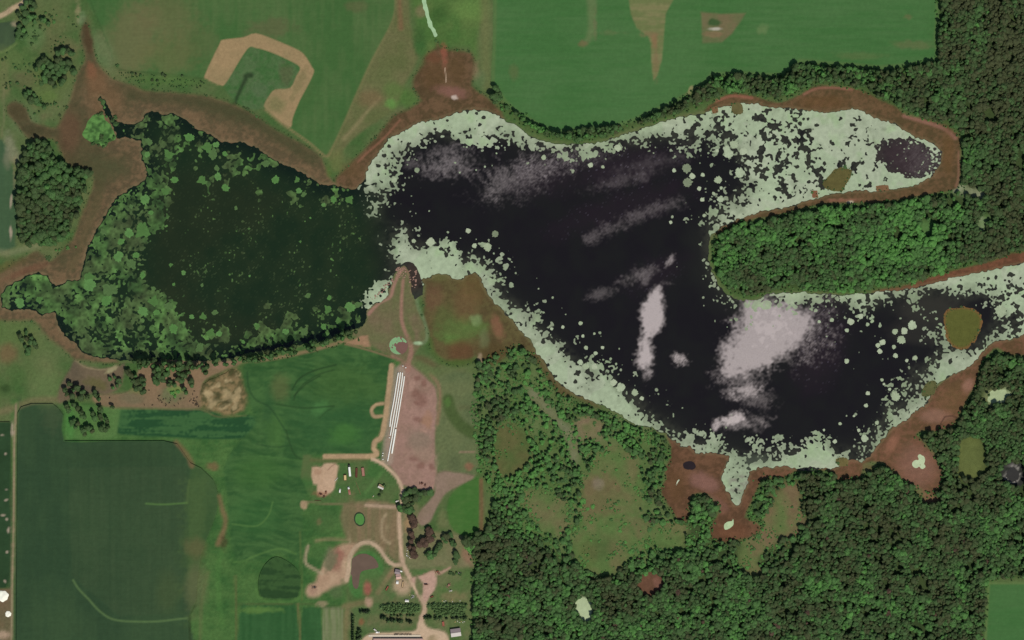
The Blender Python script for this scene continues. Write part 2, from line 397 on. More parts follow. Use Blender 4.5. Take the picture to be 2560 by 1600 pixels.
MARSH_PEN = [(2720,590),(2560,630),(2529,635),(2476,654),(2396,672),(2317,696),(2251,717),(2180,728),(2251,745),(2400,710),(2560,680),(2720,640)]
MARSH_SE = [(2720,885),(2560,888),(2515,882),(2494,871),(2476,879),(2452,911),(2446,932),(2438,964),(2423,990),(2396,1038),(2380,1065),(2343,1078),(2312,1075),(2290,1085),(2303,1099),(2330,1130),(2350,1160),(2356,1190),(2345,1232),(2325,1232),(2300,1220),(2270,1205),(2234,1184),(2206,1156),(2158,1160),(2152,1192),(2120,1200),(2092,1198),(2086,1180),(2026,1174),(1986,1178),(1960,1194),(1900,1196),(1880,1200),(1870,1180),(1900,1150),(2150,1140),(2250,1040),(2330,980),(2420,900),(2500,845),(2720,800)]
MARSH_S = [(1665,1085),(1677,1117),(1677,1149),(1664,1170),(1665,1200),(1653,1219),(1658,1240),(1677,1271),(1693,1298),(1717,1301),(1724,1266),(1730,1237),(1767,1234),(1793,1253),(1804,1269),(1791,1293),(1777,1319),(1780,1346),(1799,1356),(1836,1351),(1875,1343),(1902,1324),(1891,1306),(1862,1293),(1878,1258),(1891,1226),(1906,1192),(1900,1165),(1850,1150),(1780,1120),(1700,1100)]
MARSH_MID = [(1045,690),(1061,712),(1064,740),(1056,800),(1061,810),(1071,832),(1077,874),(1103,898),(1135,912),(1182,906),(1186,880),(1195,900),(1219,914),(1251,903),(1275,882),(1290,864),(1325,885),(1359,930),(1396,985),(1430,990),(1500,1020),(1450,980),(1350,880),(1280,790),(1220,720),(1190,670),(1100,670)]
SPIT = [(1010,662),(1022,680),(1029,728),(1037,747),(1052,790),(1064,820),(1072,850),(1055,860),(1020,900),(985,895),(945,872),(905,845),(880,838),(905,816),(918,797),(915,776),(931,765),(957,752),(973,739),(971,728),(984,699),(984,686),(994,675)]

HAY = [(217,-150),(217,0),(246,53),(278,132),(296,172),(397,183),(476,190),(516,197),(553,214),(575,235),(620,262),(661,270),(701,304),(727,320),(772,354),(812,386),(822,384),(852,328),(891,238),(931,151),(984,48),(990,0),(992,-150)]
HOLLOW = [(563,209),(579,185),(619,122),(640,120),(680,132),(727,153),(750,169),(741,190),(725,220),(688,224),(674,238),(661,262),(640,275),(600,262),(570,235)]
CUT = [(513,185),(516,197),(553,214),(563,209),(579,185),(619,122),(640,120),(680,132),(727,153),(750,169),(741,190),(725,220),(688,224),(674,238),(661,262),(666,272),(701,304),(727,318),(732,294),(751,249),(772,209),(785,180),(780,167),(759,135),(733,119),(688,100),(640,83),(608,93),(558,99),(548,111)]
NE_FIELD = [(1237,-150),(2352,-150),(2348,0),(2346,60),(2342,95),(2348,150),(2270,165),(2200,172),(2130,165),(2060,160),(2000,155),(1960,190),(1900,190),(1850,185),(1780,190),(1770,205),(1720,237),(1680,262),(1620,286),(1590,302),(1540,317),(1480,323),(1420,330),(1380,332),(1340,312),(1290,282),(1262,257),(1245,235),(1228,215),(1232,100)]
SE_FIELD = [(2469,1455),(2720,1455),(2720,1750),(2452,1750)]
F_DARK = [(44,1033),(53,1017),(79,1009),(132,1009),(146,1020),(159,1038),(161,1102),(265,1102),(410,1102),(444,1110),(460,1133),(476,1157),(503,1170),(534,1200),(545,1232),(542,1279),(524,1330),(503,1385),(495,1438),(489,1504),(471,1547),(474,1750),(40,1750)]
F_STRIP = [(288,1045),(295,1028),(312,1017),(503,1022),(542,1035),(580,1045),(622,1038),(650,1050),(640,1090),(560,1098),(450,1094),(304,1086),(288,1070)]
F_EAST = [(608,916),(640,905),(690,900),(760,885),(800,870),(860,858),(920,872),(984,895),(978,915),(968,985),(955,1065),(930,1100),(930,1138),(810,1141),(780,1150),(780,1212),(758,1255),(758,1350),(755,1395),(735,1400),(700,1380),(660,1395),(590,1400),(575,1330),(570,1250),(560,1170),(600,1100),(640,1060),(620,1000)]
F_LEFT = [(-150,1055),(25,1055),(28,1062),(26,1200),(24,1300),(23,1440),(16,1470),(-150,1475)]
F_OVAL = [(695,1392),(735,1415),(752,1445),(748,1480),(735,1495),(660,1495),(646,1470),(650,1435),(668,1405)]
F_B1 = [(600,1750),(600,1530),(625,1515),(720,1515),(742,1530),(742,1750)]
F_B2 = [(755,1750),(755,1535),(765,1520),(795,1520),(802,1535),(804,1750)]
F_B3 = [(806,1519),(858,1519),(860,1750),(806,1750)]
F_WEDGE = [(1198,1195),(1195,1335),(1169,1343),(1135,1327),(1119,1293),(1121,1248),(1143,1221),(1174,1203)]
F_NW = [(-150,55),(0,57),(35,53),(42,65),(38,105),(0,132),(-150,150)]
F_WEST = [(-150,350),(5,350),(22,400),(38,440),(42,520),(38,600),(20,625),(-150,640)]
YARD = [(997,919),(1018,914),(1032,919),(1061,943),(1087,969),(1095,998),(1090,1065),(1087,1131),(1087,1226),(1010,1214),(1003,1210),(984,1176),(966,1156),(966,1110),(974,1060),(984,990)]
YARD_B = [(1087,1195),(1111,1178),(1185,1190),(1169,1203),(1143,1216),(1116,1232),(1100,1253),(1084,1287),(1074,1306),(1053,1316),(1042,1295),(1058,1269),(1076,1248),(1087,1229)]
DIRT_W = [(798,1430),(815,1395),(835,1375),(860,1362),(892,1362),(884,1378),(872,1400),(872,1440),(860,1458),(820,1475),(808,1482),(800,1490),(785,1495),(770,1490),(765,1475),(775,1460),(792,1455)]
PATCH_T = [(781,1168),(803,1169),(809,1160),(828,1157),(843,1162),(845,1170),(841,1196),(839,1208),(834,1225),(822,1235),(812,1240),(794,1237),(793,1211),(782,1209)]
PADDOCK = [(232,990),(300,985),(330,970),(345,925),(370,900),(390,905),(440,897),(520,905),(560,903),(605,903),(590,915),(560,928),(515,950),(505,975),(500,1020),(380,1020),(255,1014)]
GREYPAD = [(185,900),(210,915),(250,922),(290,915),(312,908),(310,935),(300,965),(270,985),(240,985),(200,990),(150,1005),(150,965),(170,930)]
HEAP = [(503,958),(545,937),(575,920),(600,930),(612,980),(610,1030),(575,1040),(540,1032),(500,1015)]
FARM_GREEN = [(760,1140),(930,1140),(985,1185),(1000,1240),(985,1250),(900,1255),(780,1255)]
FARM_S = [(860,1260),(1000,1262),(1006,1400),(985,1400),(930,1355),(880,1360),(862,1330)]
POND_RING = [(872,1400),(895,1380),(925,1376),(950,1395),(960,1425),(945,1445),(915,1450),(905,1490),(885,1492),(872,1470),(868,1430)]
POND_BROWN = [(875,1405),(885,1393),(905,1384),(925,1388),(940,1400),(946,1418),(925,1423),(905,1428),(899,1440),(896,1468),(888,1472),(881,1460),(880,1440),(874,1430)]
BIG_CLEAR = [(1500,1130),(1560,1125),(1590,1160),(1602,1200),(1612,1230),(1597,1290),(1640,1315),(1700,1310),(1712,1345),(1700,1372),(1625,1370),(1580,1392),(1535,1430),(1497,1442),(1440,1402),(1435,1360),(1460,1290),(1455,1230),(1480,1170)]
CLEARINGS = [BIG_CLEAR,
 [(1245,1075),(1290,1068),(1318,1090),(1322,1140),(1300,1178),(1262,1186),(1240,1160)],
 [(1310,1228),(1350,1222),(1392,1240),(1440,1285),(1420,1320),(1375,1338),(1340,1310),(1312,1270)],
 [(1445,1060),(1470,1046),(1503,1052),(1500,1080),(1470,1098),(1448,1088)],
 [(1325,975),(1350,985),(1390,1035),(1430,1075),(1444,1110),(1440,1150),(1428,1150),(1424,1112),(1400,1070),(1365,1030),(1328,1000)],
 [(1880,1312),(1915,1290),(1950,1225),(1990,1225),(2005,1290),(1990,1332),(1930,1362),(1897,1402),(1902,1432),(1872,1440),(1845,1402),(1850,1365)],
 [(2391,1141),(2400,1105),(2425,1090),(2448,1100),(2463,1130),(2465,1160),(2450,1190),(2420,1196),(2397,1180)],
 [(1597,1458),(1606,1438),(1630,1432),(1652,1445),(1656,1462),(1644,1482),(1620,1488),(1600,1476)],
 [(1440,1500),(1460,1497),(1477,1508),(1476,1527),(1472,1553),(1455,1543),(1444,1522)],
 [(2470,1000),(2480,978),(2510,972),(2526,985),(2515,1000),(2490,1010)],
 [(2503,1184),(2512,1160),(2535,1156),(2556,1166),(2560,1190),(2550,1212),(2525,1214),(2508,1204)],
 [(2450,545),(2470,540),(2465,570),(2448,575)],
 [(2395,465),(2425,470),(2460,485),(2455,495),(2420,482),(2395,476)],
 [(2300,560),(2325,555),(2330,578),(2318,592),(2305,580)],
 [(2290,1200),(2340,1240),(2350,1250),(2320,1258),(2285,1225)],
]
ISLAND = [(2359,800),(2365,778),(2385,770),(2420,768),(2445,780),(2455,800),(2450,830),(2435,855),(2412,872),(2385,868),(2368,845)]
ISLETS = [[(2057,457),(2080,430),(2100,418),(2128,425),(2126,445),(2112,465),(2106,477),(2080,478),(2058,465)],
 [(2029,478),(2043,476),(2045,494),(2031,494)], [(2188,464),(2222,462),(2223,476),(2192,478)],
 [(1830,262),(1842,256),(1856,264),(1857,280),(1842,287),(1829,278)], [(1778,268),(1794,266),(1797,281),(1782,284)],
 [(2303,985),(2315,958),(2335,950),(2342,962),(2335,985),(2310,992)], [(2089,1148),(2108,1142),(2122,1152),(2118,1165),(2095,1164)]]

# ------------------------------------------------------------------ lay the colours
S_LAKE = sdf_raster(LAKE, 90)
S_FN = sdf_raster(FOREST_N, 60, 0); S_FS = sdf_raster(FOREST_S, 60, 0)
S_CL = np.full((NY, NX), -1e3, np.float32)
for P in CLEARINGS: S_CL = np.maximum(S_CL, sdf_raster(P, 40, 4))
FOREST = np.minimum(np.maximum(S_FN, S_FS), -S_CL)

C[:] = alb((78, 100, 58))
t = np.clip(0.5 + N3 * 2.2 + N2, 0, 1)[..., None]
C[:] = (alb((66, 94, 50)) * (1 - t) + alb((94, 104, 66)) * t)
paint(np.clip(N2 * 3 - 0.35, 0, 1), (112, 98, 72), strength=0.45)
# everything beyond the fields to the south-west is crop and rough grass
SW = sdf_raster([(30,1000),(160,1000),(560,1040),(620,900),(860,850),(1000,900),(1000,1260),(870,1260),(860,1750),(30,1750)], 60)
paint(soft(SW, 8, 6), (54, 90, 46), (74, 106, 56), N2 * 2 + NS * 1.4 + N3)
# forest floor
paint(soft(np.maximum(S_FN, S_FS), 8, 4), (50, 66, 38), (66, 80, 46))
SFRINGE = sstep(-30, 0, -np.abs(np.maximum(S_FN, S_FS) + 2)) * (S_LAKE < 0)
paint(SFRINGE, (74, 98, 52), strength=0.5)
paint(soft(sdf_raster([(1195,905),(1330,887),(1400,987),(1660,1090),(1655,1240),(1720,1390),(1560,1440),(1420,1400),(1300,1340),(1240,1250),(1195,1180)], 60, 2), 20, 14), (80, 102, 56), (92, 108, 66), N2 * 2)
# clearings
for k, P in enumerate(CLEARINGS):
    sd = sdf_raster(P, 50, 4)
    cols = [((86, 108, 60), (102, 102, 66)), ((80, 94, 52), (92, 92, 56)), ((86, 106, 60), (104, 102, 68)), ((98, 106, 66), (122, 106, 82)),
            ((118, 118, 92), (104, 108, 74)), ((92, 106, 62), (112, 96, 70)), ((90, 98, 55), (96, 104, 58)), ((104, 74, 58), (92, 66, 50)),
            ((186, 200, 162), (178, 190, 150)), ((170, 184, 142), (120, 126, 84)), ((52, 52, 50), (44, 46, 42)), ((86, 118, 64), (140, 150, 120)),
            ((110, 118, 84), (150, 156, 128)), ((76, 110, 60), (84, 116, 66)), ((96, 104, 62), (118, 92, 68))][k]
    paint(soft(sd + 5, 16 if k not in (7, 8, 10) else 3, 12 if k not in (7, 8, 10) else 4), cols[0], cols[1], N2 * 2.4)
spot(1500, 1235, 45, 48, (110, 86, 66), 0.45, wob=16, w=28); spot(1590, 1310, 40, 24, (112, 90, 70), 0.4, 20, wob=14, w=18); spot(1495, 1210, 12, 14, (136, 122, 108), 0.5)
spot(1470, 1380, 22, 40, (84, 104, 54), 0.5); spot(1645, 1460, 9, 18, (134, 94, 82), 0.55, -20); spot(1500, 1370, 35, 30, (66, 74, 44), 0.35)
ring = sdf_ell(2531, 1184, 19, 20); paint(np.clip(1 - np.abs(ring + 4 * N1) / 5, 0, 1) * np.clip(.6 + N1 * 4 + NF * 2, 0, 1), (168, 162, 156), strength=0.75)
# hay field
sd = sdf_raster(HAY, 20); paint(soft(sd, 2, 0.5), (64, 97, 52), (80, 104, 61), N3 * 2 + NV * 0.8 + N2)
spot(330, 100, 60, 90, (110, 100, 70), 0.55, 20, wob=14); spot(420, 40, 70, 60, (104, 98, 66), 0.5, 0, wob=14); spot(420, 140, 70, 40, (98, 100, 62), 0.55, 0, wob=12)
spot(480, 110, 60, 50, (94, 98, 62), 0.4, wob=14); spot(680, 70, 60, 20, (94, 88, 62), 0.5, -5, wob=8); spot(760, 200, 20, 60, (76, 98, 56), 0.4); spot(890, 15, 30, 14, (98, 88, 62), 0.4)
paint(soft(sdf_path([(217,-20),(246,53),(278,132),(296,172),(397,183),(516,197)], 3), 2), (56, 82, 44), strength=0.7)
paint(soft(sdf_path([(665,275),(701,306),(772,356),(812,390),(824,386)], 5), 3), (132, 118, 82), strength=0.8)
paint(soft(sdf_path([(824,386),(852,330),(891,240),(931,152),(984,50),(991,-20)], 7), 4), (122, 112, 76), strength=0.75)
# strip of thin grass beside it
sd = sdf_raster([(992,-20),(1022,0),(1025,60),(1035,115),(1045,145),(1030,180),(1010,215),(1005,245),(985,275),(930,310),(880,350),(850,385),(826,400),(852,330),(931,155),(986,48)], 40)
paint(soft(sd, 6, 3), (104, 102, 68), (92, 98, 60), N2 * 2)
paint(soft(sdf_path([(998,-20),(1000,30),(1002,70)], (7, 14)), 5), (118, 92, 66), strength=0.8)
paint(soft(sdf_path([(950,245),(925,270),(885,320),(860,345)], (6, 10)), 6), (134, 122, 88), strength=0.7)
spot(960, 200, 40, 26, (96, 104, 64), 0.5); spot(978, 258, 14, 13, (92, 134, 66), 0.8); spot(1020, 245, 26, 20, (70, 106, 48), 0.7, 20); spot(925, 245, 30, 20, (116, 92, 66), 0.5)
spot(840, 405, 20, 30, (104, 108, 64), 0.7, 0); spot(822, 430, 8, 16, (86, 104, 52), 0.7, 0); spot(985, 225, 25, 20, (86, 112, 58), 0.6)
# meadow north of the neck
sd = sdf_raster([(1024,-20),(1040,70),(1040,130),(1075,140),(1100,110),(1170,120),(1190,140),(1200,60),(1232,-20)], 30)
paint(soft(sd, 10, 8), (72, 104, 52), (86, 108, 58), N2 * 2)
spot(1175, 25, 40, 24, (102, 130, 68), 0.6); spot(1095, 35, 26, 20, (54, 84, 40), 0.6, -30); spot(1050, 95, 16, 30, (56, 86, 44), 0.7); spot(1052, 120, 14, 18, (52, 92, 46), 0.5)
spot(1052, 30, 14, 16, (120, 108, 80), 0.7); spot(1105, 95, 22, 22, (62, 96, 46), 0.5)
paint(soft(sdf_path([(1212,0),(1214,120),(1216,215)], 22), 10), (104, 108, 68), strength=0.7)
spot(1188, 180, 10, 18, (132, 108, 84), 0.7); spot(1200, 200, 16, 22, (92, 110, 72), 0.6)
# north-east field
sd = sdf_raster(NE_FIELD, 20); paint(soft(sd, 1.5, 0.4), (64, 104, 56), (72, 108, 62), N3 * 1.6 + NH * 1.4)
paint(soft(sdf_raster([(1568,-20),(1695,-20),(1672,20),(1664,35),(1660,100),(1655,150),(1642,190),(1634,202),(1629,170),(1627,110),(1620,90),(1592,70),(1577,35)], 30), 3, 2), (120, 118, 80), (104, 112, 70), NH * 4 + N1)
spot(1637, 100, 9, 18, (136, 98, 74), 0.6); spot(1640, 150, 7, 36, (122, 100, 72), 0.5); spot(1630, 85, 22, 6, (132, 108, 80), 0.5)
paint(soft(sdf_path([(1478,-20),(1480,50),(1475,90),(1462,108)], (24, 12)), 7, 3), (98, 114, 74), strength=0.75); spot(1460, 108, 9, 7, (112, 94, 66), 0.6); spot(1487, 60, 5, 30, (112, 104, 76), 0.4)
paint(soft(sdf_raster([(1752,30),(1800,34),(1864,33),(1850,55),(1830,85),(1805,105),(1757,107)], 30), 4, 2), (110, 100, 72), (94, 102, 66), N2 * 2)
spot(1787, 56, 18, 9, (58, 84, 48), 0.95, w=3, wob=2); spot(1789, 72, 14, 3.5, (176, 170, 156), 0.9, w=2, wob=1); spot(1788, 86, 18, 6, (138, 106, 82), 0.5)
spot(1905, 75, 14, 12, (104, 122, 78), 0.6); spot(1285, 180, 12, 20, (98, 96, 62), 0.4); spot(1535, 82, 22, 6, (98, 104, 68), 0.4); spot(2280, 112, 40, 9, (104, 104, 70), 0.5); spot(2270, 42, 8, 5, (106, 100, 68), 0.5); spot(2150, 140, 60, 9, (96, 106, 66), 0.4)
paint(np.clip(1 - np.abs(sd - 4) / 7, 0, 1), (98, 112, 66), strength=0.45)
spot(1725, 225, 12, 5, (150, 138, 100), 0.7, -55)
sd = sdf_raster(SE_FIELD, 20); paint(soft(sd, 1.5, 0.4), (64, 104, 56), (70, 106, 60), N3 + NH)
paint(np.clip(1 - np.abs(sd - 3) / 5, 0, 1), (108, 120, 72), strength=0.6)
# south-western fields
sd = sdf_raster(F_DARK, 20, 2); S_FD = sd; paint(soft(sd, 2.5, 1), (47, 69, 46), (55, 77, 50), N3 * 2 + NV * 0.7 + N2 * .6)
paint(np.minimum(soft(sd, 2), soft(sdf_raster([(475,1100),(560,1120),(560,1450),(500,1520),(470,1520)], 20), 6, 4)), (60, 86, 48), (70, 92, 54), N2 * 2, 0.7)
paint(soft(sdf_raster([(172,1168),(468,1165),(468,1470),(400,1535),(300,1540),(225,1480),(180,1440)], 20), 4, 2), (54, 74, 48), (60, 78, 52), NV + N2, 0.6)
for q in range(170, 470, 26): paint(soft(sdf_path([(q, 1110), (q + 2, 1590)], 2.2), 1.6), (42, 62, 42), strength=0.22)
spot(485, 1350, 30, 150, (70, 92, 52), 0.5, 3, wob=16); spot(420, 1480, 30, 50, (74, 88, 52), 0.35); spot(130, 1040, 26, 40, (70, 82, 56), 0.4, wob=10); spot(300, 1140, 120, 30, (46, 64, 40), 0.3)
spot(490, 1470, 26, 60, (104, 100, 72), 0.45, 4); spot(490, 1370, 26, 24, (102, 92, 62), 0.5, 30)
paint(soft(sdf_path([(183,1450),(197,1472),(220,1496),(251,1529),(286,1549),(344,1554),(397,1553),(450,1547),(472,1545)], 5), 2), (84, 108, 66), strength=0.85)
paint(soft(sdf_path([(365,1259),(410,1261),(468,1257)], 4), 2), (84, 116, 62), strength=0.8); paint(soft(sdf_path([(468,1257),(470,1225),(474,1200)], 5), 4), (84, 104, 58), strength=0.5)
paint(soft(sdf_path([(440,1105),(470,1140),(480,1165)], (8, 14)), 5, 3), (116, 92, 66), strength=0.7); spot(530, 1165, 14, 8, (118, 92, 66), 0.7, 20)
paint(soft(sdf_path([(548,1240),(556,1275),(564,1300),(558,1330),(545,1360)], (8, 14)), 5, 3), (122, 96, 70), strength=0.75); spot(560, 1355, 8, 18, (70, 62, 40), 0.7)
sd = sdf_raster(F_STRIP, 20, 3); paint(soft(sd, 3, 1), (38, 74, 44), (58, 94, 54), NH * 5 + N2 + NF * 1.5)
sd = sdf_raster(F_EAST, 20, 2); paint(soft(sd, 5, 3), (48, 82, 44), (66, 99, 54), N2 * 1.6 + NS * 1.8 + NH)
spot(840, 1060, 120, 70, (48, 86, 48), 0.6, 0, wob=16); spot(860, 960, 80, 50, (64, 94, 46), 0.5, wob=16); spot(860, 1085, 36, 26, (68, 112, 52), 0.6, wob=8); spot(700, 970, 22, 30, (98, 100, 62), 0.5); spot(672, 1040, 14, 60, (46, 80, 46), 0.6); spot(610, 990, 14, 40, (52, 82, 44), 0.4)
spot(800, 1020, 20, 14, (78, 124, 68), 0.5, -30); spot(690, 1080, 24, 40, (72, 108, 52), 0.4, wob=12); spot(650, 1180, 60, 40, (60, 98, 46), 0.5); spot(640, 1290, 60, 50, (52, 94, 48), 0.4)
def arc(pts, w, col, s, sw=2.0): paint(soft(sdf_path(pts, w), sw), col, strength=s)
arc([(730,975),(750,945),(790,925),(840,912)], 4.5, (40, 66, 36), 0.85); arc([(735,990),(765,960),(800,940)], 3.5, (40, 66, 36), 0.8); arc([(690,1010),(760,1020),(835,1015)], 4.5, (42, 70, 38), 0.75)
arc([(715,1075),(725,1110),(740,1140),(770,1152)], 3, (40, 66, 36), 0.8); arc([(618,930),(622,970),(640,1000),(670,1015),(690,1040),(712,1075)], 3.5, (40, 68, 40), 0.75); arc([(735,1000),(742,980),(765,955),(800,935),(835,925)], 3.5, (40, 66, 36), 0.7); arc([(640,1110),(690,1118),(730,1112)], 3, (44, 72, 42), 0.6); arc([(650,1140),(700,1145),(770,1155)], 3, (74, 112, 58), 0.5); arc([(800,1045),(815,1030),(835,1018)], 3, (44, 74, 40), 0.6)
arc([(580,1310),(640,1315),(670,1290),(682,1255)], 4, (84, 118, 62), 0.6); arc([(575,1400),(600,1405),(650,1385),(700,1372),(740,1385)], 5, (86, 120, 62), 0.5); arc([(640,1470),(645,1490),(670,1504),(730,1504),(752,1490)], 6, (82, 118, 60), 0.5)
arc([(555,1380),(545,1420),(548,1500),(555,1560)], 12, (76, 116, 58), 0.5, 5); arc([(520,1430),(505,1500),(500,1600)], 8, (96, 102, 64), 0.5, 4); arc([(588,1440),(590,1500),(592,1600)], 6, (98, 92, 58), 0.5, 3)
arc([(590,1512),(680,1510),(760,1511),(860,1514)], 4, (72, 86, 50), 0.7); arc([(745,1512),(748,1560),(748,1700)], 6, (112, 100, 66), 0.6); arc([(750,1330),(752,1400),(755,1500)], 5, (90, 106, 58), 0.5)
arc([(474,1545),(476,1600)], 4, (44, 60, 36), 0.7); arc([(488,1512),(476,1535),(472,1546)], 4, (44, 60, 36), 0.6)
sd = sdf_raster(F_OVAL, 20, 4); paint(soft(sd, 2.5), (42, 68, 38), (56, 84, 46), NH * 4 + NF)
for P in (F_B1, F_B2):
    sd = sdf_raster(P, 20, 2); paint(soft(sd, 2), (46, 84, 46), (54, 92, 52), NV * 2 + N2)
spot(650, 1525, 50, 8, (96, 128, 62), 0.6); sd = sdf_raster(F_B3, 20); paint(soft(sd, 2), (96, 112, 70), (116, 122, 88), NV * 5)
arc([(806,1521),(855,1523)], 4, (92, 96, 70), 0.6)
sd = sdf_raster(F_LEFT, 20); paint(soft(sd, 2), (40, 62, 38), (46, 70, 44), N2 * 2)
sd = sdf_raster(F_NW, 20); paint(soft(sd, 2), (58, 74, 54), (66, 84, 58)); spot(35, 60, 8, 6, (150, 138, 112), 0.7)
sd = sdf_raster(F_WEST, 20, 2); paint(soft(sd, 4), (62, 86, 60), (68, 92, 62), NV)
spot(28, 370, 14, 40, (132, 130, 108), 0.55, -18); spot(20, 395, 12, 22, (124, 120, 98), 0.5); spot(36, 430, 5, 40, (140, 128, 96), 0.5)
# north-west rough pasture
spot(150, 40, 60, 40, (84, 100, 58), 0.5, wob=14); spot(140, 110, 50, 40, (104, 100, 68), 0.5, wob=14); spot(195, 20, 7, 26, (140, 130, 96), 0.7); spot(205, 45, 9, 16, (112, 128, 92), 0.6); spot(255, 130, 26, 50, (100, 116, 78), 0.6, -28); spot(85, 90, 26, 30, (84, 118, 70), 0.5)
spot(30, 150, 46, 30, (98, 112, 66), 0.5, wob=10); spot(120, 200, 60, 40, (78, 104, 52), 0.5); spot(60, 200, 30, 20, (96, 90, 64), 0.5); spot(10, 200, 16, 40, (116, 112, 76), 0.5); spot(120, 245, 30, 14, (88, 112, 56), 0.6); spot(60, 300, 30, 40, (98, 116, 78), 0.6, -30)
arc([(-30,130),(10,128),(42,108)], 5, (108, 122, 74), 0.6, 3); arc([(4,340),(10,290),(8,250),(14,210)], 4, (120, 116, 84), 0.5, 3)
arc([(300,176),(340,182),(400,186),(516,200)], 3, (58, 86, 46), 0.6); spot(420, 200, 80, 12, (76, 106, 54), 0.7, 3)
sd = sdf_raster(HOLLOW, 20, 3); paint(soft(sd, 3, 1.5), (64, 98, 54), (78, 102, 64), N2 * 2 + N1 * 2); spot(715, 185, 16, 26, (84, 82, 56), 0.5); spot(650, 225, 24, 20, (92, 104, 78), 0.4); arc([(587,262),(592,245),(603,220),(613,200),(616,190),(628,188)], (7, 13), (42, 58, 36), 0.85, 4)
sd = sdf_raster(CUT, 20, 3); paint(soft(sd, 2, 0.8), (152, 128, 94), (140, 122, 88), N2 * 2); spot(692, 262, 22, 18, (108, 108, 70), 0.7, 20); spot(745, 215, 8, 40, (120, 112, 76), 0.5, 25); spot(760, 180, 7, 30, (122, 110, 76), 0.4, 25)
# west and south-west of the lake
spot(30, 830, 60, 34, (82, 106, 56), 0.6, wob=10); spot(20, 885, 22, 24, (112, 88, 62), 0.7); spot(13, 972, 13, 11, (52, 72, 38), 0.9, wob=2); spot(110, 900, 30, 60, (94, 108, 66), 0.6, wob=12); spot(50, 930, 40, 30, (72, 98, 52), 0.5); spot(120, 970, 40, 40, (92, 112, 66), 0.6)
arc([(-30,1035),(20,1025),(70,1005),(110,1000),(150,1000)], 16, (112, 104, 74), 0.75, 7); arc([(-30,625),(20,632),(60,622),(100,612)], 14, (122, 126, 92), 0.6, 7)
spot(15, 665, 20, 9, (110, 118, 66), 0.6, -20)
arc([(190,600),(215,520),(235,460)], 12, (86, 118, 60), 0.5, 6)
arc([(42,1012),(37,1100),(36,1200),(35,1300),(33,1400),(31,1500),(28,1700)], 12, (84, 104, 62), 0.8, 4)
sd = sdf_raster([(-150,1478),(28,1470),(28,1750),(-150,1750)], 20); paint(soft(sd, 4, 3), (112, 92, 70), (98, 92, 66)); spot(8, 1588, 14, 10, (172, 146, 124), 0.8)
# paddock and its surroundings
sd = sdf_raster(GREYPAD, 30, 3); paint(soft(sd, 5, 4), (92, 82, 66), (108, 94, 74)); spot(240, 960, 28, 12, (92, 90, 52), 0.7, 15); spot(285, 922, 14, 5, (160, 154, 116), 0.7, -25); arc([(188,900),(215,918),(255,924),(290,918)], 4, (142, 128, 98), 0.6)
sd = sdf_raster([(160,1010),(300,1020),(290,1095),(162,1100)], 20); paint(soft(sd, 5, 3), (74, 112, 58), (84, 114, 64)); spot(175, 1060, 14, 36, (66, 124, 58), 0.5)
sd = sdf_raster(PADDOCK, 30, 3); paint(soft(sd, 5, 4), (132, 108, 84), (116, 100, 76), N2 * 2); spot(430, 985, 30, 16, (96, 106, 72), 0.7, wob=8); spot(330, 995, 26, 14, (104, 100, 76), 0.6); spot(440, 975, 16, 10, (104, 134, 66), 0.7); spot(560, 910, 30, 7, (146, 114, 96), 0.6, -15); spot(345, 975, 20, 10, (92, 116, 62), 0.6)
sd = sdf_raster(HEAP, 30, 2); paint(soft(sd, 7, 12), (126, 108, 76), (84, 80, 52), N1 * 4 + N2 * 2 + NF * 2)
for (x, y, a, b, r) in ((540,965,26,5,-35),(565,985,12,12,0),(530,1005,10,14,20),(575,950,18,4,-30),(590,1000,6,20,10),(555,1020,14,5,-20),(520,985,8,10,0)): spot(x, y, a, b, (178, 156, 118), 0.6, r, wob=8)
for (x, y, a, b, r) in ((545,992,16,6,-30),(560,1010,16,5,-25),(530,945,20,4,-35),(580,935,8,10,0)): spot(x, y, a, b, (58, 60, 34), 0.6, r, wob=3)
arc([(300,1022),(400,1022),(500,1024),(545,1042),(615,1038)], 4, (104, 104, 66), 0.6)
arc([(640,902),(700,893),(770,878),(830,862),(870,848)], 8, (148, 116, 92), 0.7, 4); arc([(600,905),(660,897)], 8, (120, 108, 78), 0.6, 4)
# farmstead
sd = sdf_raster(FARM_GREEN, 20, 2); paint(soft(sd, 4, 3), (64, 100, 52), (84, 100, 60), N2 * 2); arc([(780,1150),(860,1152),(930,1145)], 10, (104, 96, 64), 0.6, 4); arc([(915,1230),(940,1200),(955,1180)], 8, (84, 124, 66), 0.5, 4)
sd = sdf_raster(FARM_S, 20, 2); paint(soft(sd, 5, 3), (124, 106, 80), (108, 102, 72), N2 + NV * 2)
arc([(965,1285),(955,1305),(955,1335),(962,1350),(975,1358)], 7, (158, 140, 112), 0.7, 3); spot(968, 1320, 6, 14, (150, 134, 104), 0.5); arc([(760,1255),(860,1262),(985,1268)], 4, (128, 108, 84), 0.6)
spot(810, 1300, 34, 30, (74, 100, 56), 0.5); spot(760, 1262, 9, 10, (162, 136, 108), 0.9, w=3, wob=2); spot(797, 1303, 6, 8, (112, 100, 70), 0.6); spot(880, 1300, 8, 60, (112, 100, 72), 0.5)
sd = sdf_raster([(1000,1262),(1045,1265),(1050,1320),(1110,1330),(1170,1345),(1180,1400),(1180,1420),(1020,1422),(1010,1400)], 30, 2); paint(soft(sd, 6, 4), (118, 112, 82), (104, 108, 74), N2 * 2); spot(1020, 1310, 10, 20, (164, 130, 98), 0.7); spot(1170, 1395, 12, 22, (140, 104, 86), 0.7, -20)
